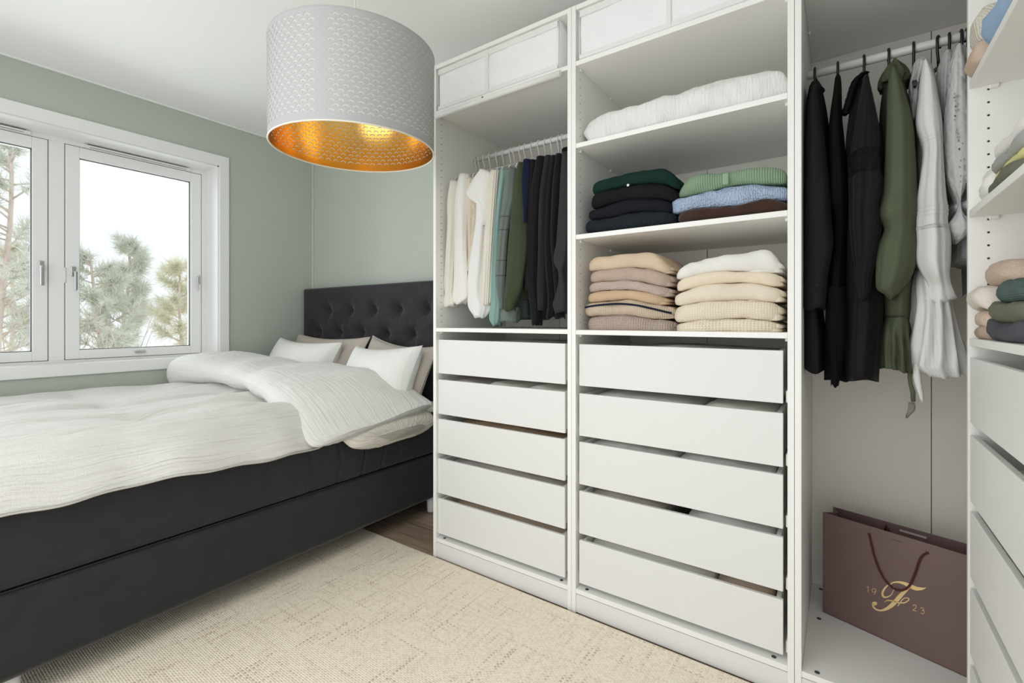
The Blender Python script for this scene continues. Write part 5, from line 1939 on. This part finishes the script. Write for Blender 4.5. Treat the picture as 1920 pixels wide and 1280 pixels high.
lean = 0.004
panel('front_panel', [bpnt(0, 0, 0), bpnt(BW, 0, 0), bpnt(BW, 0, BH), bpnt(0, 0, BH)], M['mauve'], 0.0012, nr)
panel('back_panel', [bpnt(0, BD, 0), bpnt(BW, BD, 0), bpnt(BW, BD - 0.015, BH), bpnt(0, BD - 0.03, BH)], M['mauve'], 0.0012, nr)
# gusset sides creased inwards
for s0, sg in ((0, 1), (BW, -1)):
    q = [bpnt(s0, 0.0012, 0), bpnt(s0 + sg * 0.004, BD / 2, 0), bpnt(s0, BD, 0), bpnt(s0, BD - 0.03, BH), bpnt(s0 + sg * 0.030, BD / 2 - 0.01, BH - 0.002), bpnt(s0, 0.0012, BH)]
    t = 0.001
    V = [np.array(v) for v in q] + [np.array(v) + np.array([dr[0], dr[1], 0]) * t * sg for v in q]
    F = [(0, 1, 4, 5), (1, 2, 3, 4), (6, 11, 10, 7), (7, 10, 9, 8), (5, 4, 10, 11), (4, 3, 9, 10)]
    mk('gusset', V, F, M['mauve'], bag)
mk('bottom', [bpnt(0, 0, 0.001), bpnt(BW, 0, 0.001), bpnt(BW, BD, 0.001), bpnt(0, BD, 0.001), bpnt(0, 0, 0.003), bpnt(BW, 0, 0.003), bpnt(BW, BD, 0.003), bpnt(0, BD, 0.003)],
   [(3, 2, 1, 0), (4, 5, 6, 7), (0, 1, 5, 4), (1, 2, 6, 5), (2, 3, 7, 6), (3, 0, 4, 7)], M['mauve'], bag)
ZB = lambda x, y: (1480 + x / 3.554, 920 + y / 3.554)


def onbag(x, y, off=0.0008):
    r_ = ray(*ZB(x, y))
    n3 = np.array([nr[0], nr[1], 0])
    o3_ = P0 - n3 * off
    t = (o3_ - CAMP).dot(n3) / r_.dot(n3)
    return CAMP + r_ * t


rope = [(533, 290), (545, 350), (560, 420), (580, 480), (600, 530), (625, 578), (652, 614), (685, 645), (715, 660), (748, 664), (780, 652), (805, 625), (825, 580), (842, 535), (858, 485), (872, 450), (892, 425), (918, 414)]
MB().tube([onbag(x, y, 0.006 if 0 < i < 17 else 0.001) for i, (x, y) in enumerate(rope)], 0.0029, 8).build('handle', M['rope'], bag)
for (a, b_) in ((533, 288), (919, 413)):
    c0 = onbag(a, b_, 0.0005)
    MB().tube([c0, c0 - np.array([nr[0], nr[1], 0]) * 0.0035], 0.0042, 10).build('eyelet', M['rope'], bag)
# back handle ends showing over the edge
pb = [bpnt(0.155, BD - 0.022, BH - 0.03), bpnt(0.16, BD - 0.026, BH - 0.01), bpnt(0.17, BD - 0.03, BH - 0.04)]
MB().tube([np.array(q) - np.array([nr[0], nr[1], 0]) * 0.004 for q in pb], 0.0028, 8).build('handle', M['rope'], bag)
sl = [onbag(683, 319, 0.001), onbag(755, 341, 0.001), onbag(755, 346, 0.001), onbag(683, 324, 0.001)]
mk('slot', sl, [(0, 1, 2, 3)], M['mauve_in'], bag)
n3 = np.array([nr[0], nr[1], 0])
mk('slot', [np.array(bpnt(0.195, BD - 0.0225, BH - 0.020)) - n3 * 0.001, np.array(bpnt(0.265, BD - 0.0225, BH - 0.020)) - n3 * 0.001, np.array(bpnt(0.265, BD - 0.0225, BH - 0.013)) - n3 * 0.001, np.array(bpnt(0.195, BD - 0.0225, BH - 0.013)) - n3 * 0.001], [(0, 1, 2, 3)], plain('pale_slot', (0.45, 0.42, 0.40), 0.5), bag)


def stroke(name, pts, mat, k=1.0, sub=6):
    """variable-width printed stroke on the bag, pts in zoom pixels (x, y, width)"""
    A = np.array(pts, float)
    t = np.linspace(0, len(A) - 1, (len(A) - 1) * sub + 1)
    kx = list(range(len(A)))
    X = smooth_interp(t, list(zip(kx, A[:, 0])))
    Y = smooth_interp(t, list(zip(kx, A[:, 1])))
    Wd = np.interp(t, kx, A[:, 2])
    dx, dy = np.gradient(X), np.gradient(Y)
    L_ = np.hypot(dx, dy) + 1e-9
    nx_, ny_ = -dy / L_, dx / L_
    V, F = [], []
    for i in range(len(t)):
        V += [onbag(X[i] + nx_[i] * Wd[i] / 2, Y[i] + ny_[i] * Wd[i] / 2, 0.0009), onbag(X[i] - nx_[i] * Wd[i] / 2, Y[i] - ny_[i] * Wd[i] / 2, 0.0009)]
    for i in range(len(t) - 1): F.append((2 * i, 2 * i + 1, 2 * i + 3, 2 * i + 2))
    return V, F


def strokes(name, sts, lab):
    V, F = [], []
    for s_ in sts:
        v, f = stroke(name, s_, None)
        k = len(V)
        V += v
        F += [tuple(i + k for i in q) for q in f]
    o = mk(name, V, F, M['gold'], bag)
    if lab: o['label'] = lab
    return o


strokes('gold_letter', [
    [(664, 624, 3), (690, 611, 8), (725, 607, 12), (765, 616, 20), (805, 634, 27), (845, 650, 26), (880, 652, 18), (900, 648, 8), (912, 642, 2)],
    [(684, 620, 5), (655, 630, 9), (632, 655, 13), (620, 684, 14), (630, 706, 11), (655, 706, 8), (680, 690, 5), (694, 662, 4), (698, 636, 3)],
    [(808, 636, 12), (785, 655, 20), (758, 680, 27), (732, 708, 30), (706, 738, 30), (680, 764, 28), (648, 785, 20), (612, 796, 12), (580, 790, 10), (560, 772, 12), (557, 752, 14)],
    [(552, 752, 18), (568, 750, 28), (584, 752, 16)],
    [(632, 742, 2), (655, 729, 6), (690, 733, 8), (730, 745, 9), (768, 744, 8), (792, 730, 7), (796, 717, 6), (778, 712, 5), (755, 722, 6), (738, 745, 7), (722, 768, 5)]], 'gold script capital F')
strokes('gold_digit', [[(516, 643, 3), (524, 637, 3), (525, 650, 3), (525, 677, 3)]], 'gold digit 1')
strokes('gold_digit', [[(576, 662, 3), (568, 674, 3), (554, 670, 3), (552, 657, 3), (563, 650, 3), (575, 656, 3), (576, 668, 3), (570, 682, 3), (562, 690, 3)]], 'gold digit 9')
strokes('gold_digit', [[(823, 768, 3), (830, 759, 3), (843, 762, 3), (845, 773, 3), (836, 785, 3), (824, 793, 3)], [(822, 794, 3), (848, 801, 3)]], 'gold digit 2')
strokes('gold_digit', [[(873, 783, 3), (882, 778, 3), (894, 784, 3), (894, 793, 3), (884, 796, 3)], [(884, 796, 3), (897, 800, 3), (898, 812, 3), (888, 818, 3), (874, 811, 3)]], 'gold digit 3')


# ------------------------------------------------------------------ clothes on the right-hand unit (edges along Y)
def heap(name, label, cat, group, y0, y1, x0, x1, zb, zt, mat, seed, noise=0.006, bulge=1.0, arch=0.0):
    """folded item whose long front edge runs along Y at x0"""
    n = 46
    rings = []
    for s_ in np.linspace(0, 1, n):
        s2 = 0.5 - 0.5 * math.cos(s_ * PI)
        y = y0 + (y1 - y0) * s2
        q = abs(2 * s2 - 1)
        e = (1 - q ** 6) ** 0.5
        h = (zt - zb) * (0.25 + 0.75 * e)
        zm = zb + h / 2 + arch * (1 - q * q)
        r = h / 2
        xf = x0 + 0.03 * q ** 5
        a = np.linspace(-PI / 2, PI / 2, 12)
        fr = np.stack([xf + r * 0.8 * (1 - np.cos(a)), zm + r * np.sin(a)], 1)
        tx = np.linspace(xf + r, x1 - r, 8)[1:-1]
        tp = np.stack([tx, np.full(len(tx), zm + r)], 1)
        bk = np.stack([x1 - r * 0.7 * (1 - np.cos(a[::-1])), zm + r * np.sin(a[::-1])], 1)
        bt = np.stack([tx[::-2], np.full(len(tx[::-2]), zm - r)], 1)
        L_ = np.vstack([fr, tp, bk, bt])
        nn = noise * sn(np.full(len(L_), y * 2.5), L_[:, 0] + L_[:, 1] * 7, seed, 12)
        up = np.where(L_[:, 1] > zm, 1, 0)
        rings.append(np.stack([L_[:, 0] - nn * (up * 0 + 1) * 0.6 * (L_[:, 0] < xf + 0.05), np.full(len(L_), y), L_[:, 1] + nn * up], 1))
    V, F, U = loft(rings)
    return tag(mk(name, V, F, mat, None, True, U), label, cat, group)


r = {}
r['cream'] = fabric('cream_knit', (0.66, 0.62, 0.54), 'knit', 0.008, 0.7, 0.003)
r['beige'] = fabric('warm_beige_cotton', (0.55, 0.43, 0.34), 'crush', depth=0.3, var=0.05)
r['blue'] = fabric('pale_blue_cotton', (0.30, 0.43, 0.60), 'crush', depth=0.3, var=0.08)
r['tanw'] = fabric('fuzzy_sand_wool', (0.60, 0.47, 0.38), 'knit', 0.005, 0.6, 0.002, heather=0.3)
r['pinkw'] = fabric('blush_white_wool', (0.72, 0.66, 0.60), 'plain', depth=0.5, heather=0.2)
r['taupe'] = fabric('taupe_jersey', (0.40, 0.30, 0.245), 'plain', depth=0.3)
r['gteal'] = fabric('grey_teal_knit', (0.10, 0.14, 0.13), 'knit', 0.006, 0.6, 0.003)
r['olive'] = fabric('grey_olive_cotton', (0.15, 0.155, 0.115), 'crush', depth=0.4)
r['slate'] = fabric('slate_wool', (0.085, 0.085, 0.10), 'plain', depth=0.4, heather=0.3)
r['yellow'] = fabric('pale_yellow_cotton', (0.62, 0.58, 0.27), 'crush', depth=0.3)
r['grey'] = fabric('mid_grey_cotton', (0.36, 0.36, 0.35), 'crush', depth=0.3)
GR = 'folded clothes on the right-hand shelves'
zs3 = 1.0935
heap('folded_sweater', 'brown-taupe folded top at the very bottom of the lower right shelf', 'sweater', GR, -0.13, -0.024, 1.880, 2.10, zs3, 1.120, r['taupe'], 1)
heap('folded_sweater', 'sand beige folded sweater above the brown-taupe top, right shelf', 'sweater', GR, -0.135, -0.024, 1.882, 2.12, 1.120, 1.160, r['tanw'], 2)
heap('folded_sweater', 'blush white folded sweater bulging over the right shelf edge', 'sweater', GR, -0.150, -0.021, 1.868, 2.12, 1.156, 1.205, r['pinkw'], 3, arch=0.012)
heap('folded_sweater', 'fuzzy sand sweater on top of the lower right shelf pile', 'sweater', GR, -0.26, -0.024, 1.895, 2.15, 1.203, 1.262, r['tanw'], 4, arch=0.015)
heap('folded_sweater', 'slate grey sweater at the front of the lower right shelf', 'sweater', GR, -0.40, -0.115, 1.879, 2.14, zs3, 1.135, r['slate'], 5, 0.008)
heap('folded_trousers', 'grey-olive folded trousers on the slate sweater', 'trousers', GR, -0.40, -0.130, 1.884, 2.14, 1.132, 1.176, r['olive'], 6, 0.009)
heap('folded_sweater', 'grey-teal knitted sweater above the grey-olive trousers', 'sweater', GR, -0.42, -0.150, 1.890, 2.14, 1.172, 1.220, r['gteal'], 7, 0.009)
zs2 = 1.4125
heap('folded_shirt', 'white shirt hanging loosely at the inner end of the middle right shelf', 'shirt', GR, -0.150, -0.022, 1.886, 2.16, zs2, 1.500, g['white'], 8, 0.010)
heap('folded_shirt', 'dark grey-green folded shirt at the edge of the middle right shelf', 'shirt', GR, -0.42, -0.125, 1.879, 2.14, zs2, 1.440, r['olive'], 9, 0.006)
heap('folded_shirt', 'pale yellow folded shirt between the grey ones on the middle right shelf', 'shirt', GR, -0.42, -0.140, 1.888, 2.14, 1.439, 1.462, r['yellow'], 10, 0.004)
heap('folded_shirt', 'mid grey folded shirt above the pale yellow one', 'shirt', GR, -0.42, -0.130, 1.886, 2.14, 1.461, 1.492, r['grey'], 11, 0.006)
heap('folded_shirt', 'light grey folded shirt topping the middle right shelf pile', 'shirt', GR, -0.42, -0.135, 1.890, 2.14, 1.490, 1.525, gr2, 12, 0.006)
zs1 = 1.7335
heap('folded_blouse', 'warm beige folded top with a bow at the edge of the upper right shelf', 'blouse', GR, -0.145, -0.020, 1.862, 2.12, zs1, 1.790, r['beige'], 13, 0.006)
heap('folded_blouse', 'cream knitted top behind the beige one on the upper right shelf', 'blouse', GR, -0.12, -0.021, 1.870, 2.14, 1.788, 1.87, r['cream'], 14, 0.010)
heap('folded_blouse', 'pale blue cotton top beside the beige one on the upper right shelf', 'blouse', GR, -0.42, -0.142, 1.872, 2.12, zs1, 1.815, r['blue'], 15, 0.010)
for i, (z0, z1) in enumerate(DZ[:4]):
    heap('folded_linen', ['white folded sheet in the top drawer on the right', 'grey and white linen in the second drawer on the right', 'pale linen in the third drawer on the right', 'pale linen in the fourth drawer on the right'][i],
         'linen', 'folded linen in the right-hand drawers', -0.80, -0.10, 1.905, 2.36, z0 + 0.021, z1 - 0.012 + (0.012 if i == 0 else 0), [wl_, gr2, gr2, gr2][i], 60 + i, 0.006)
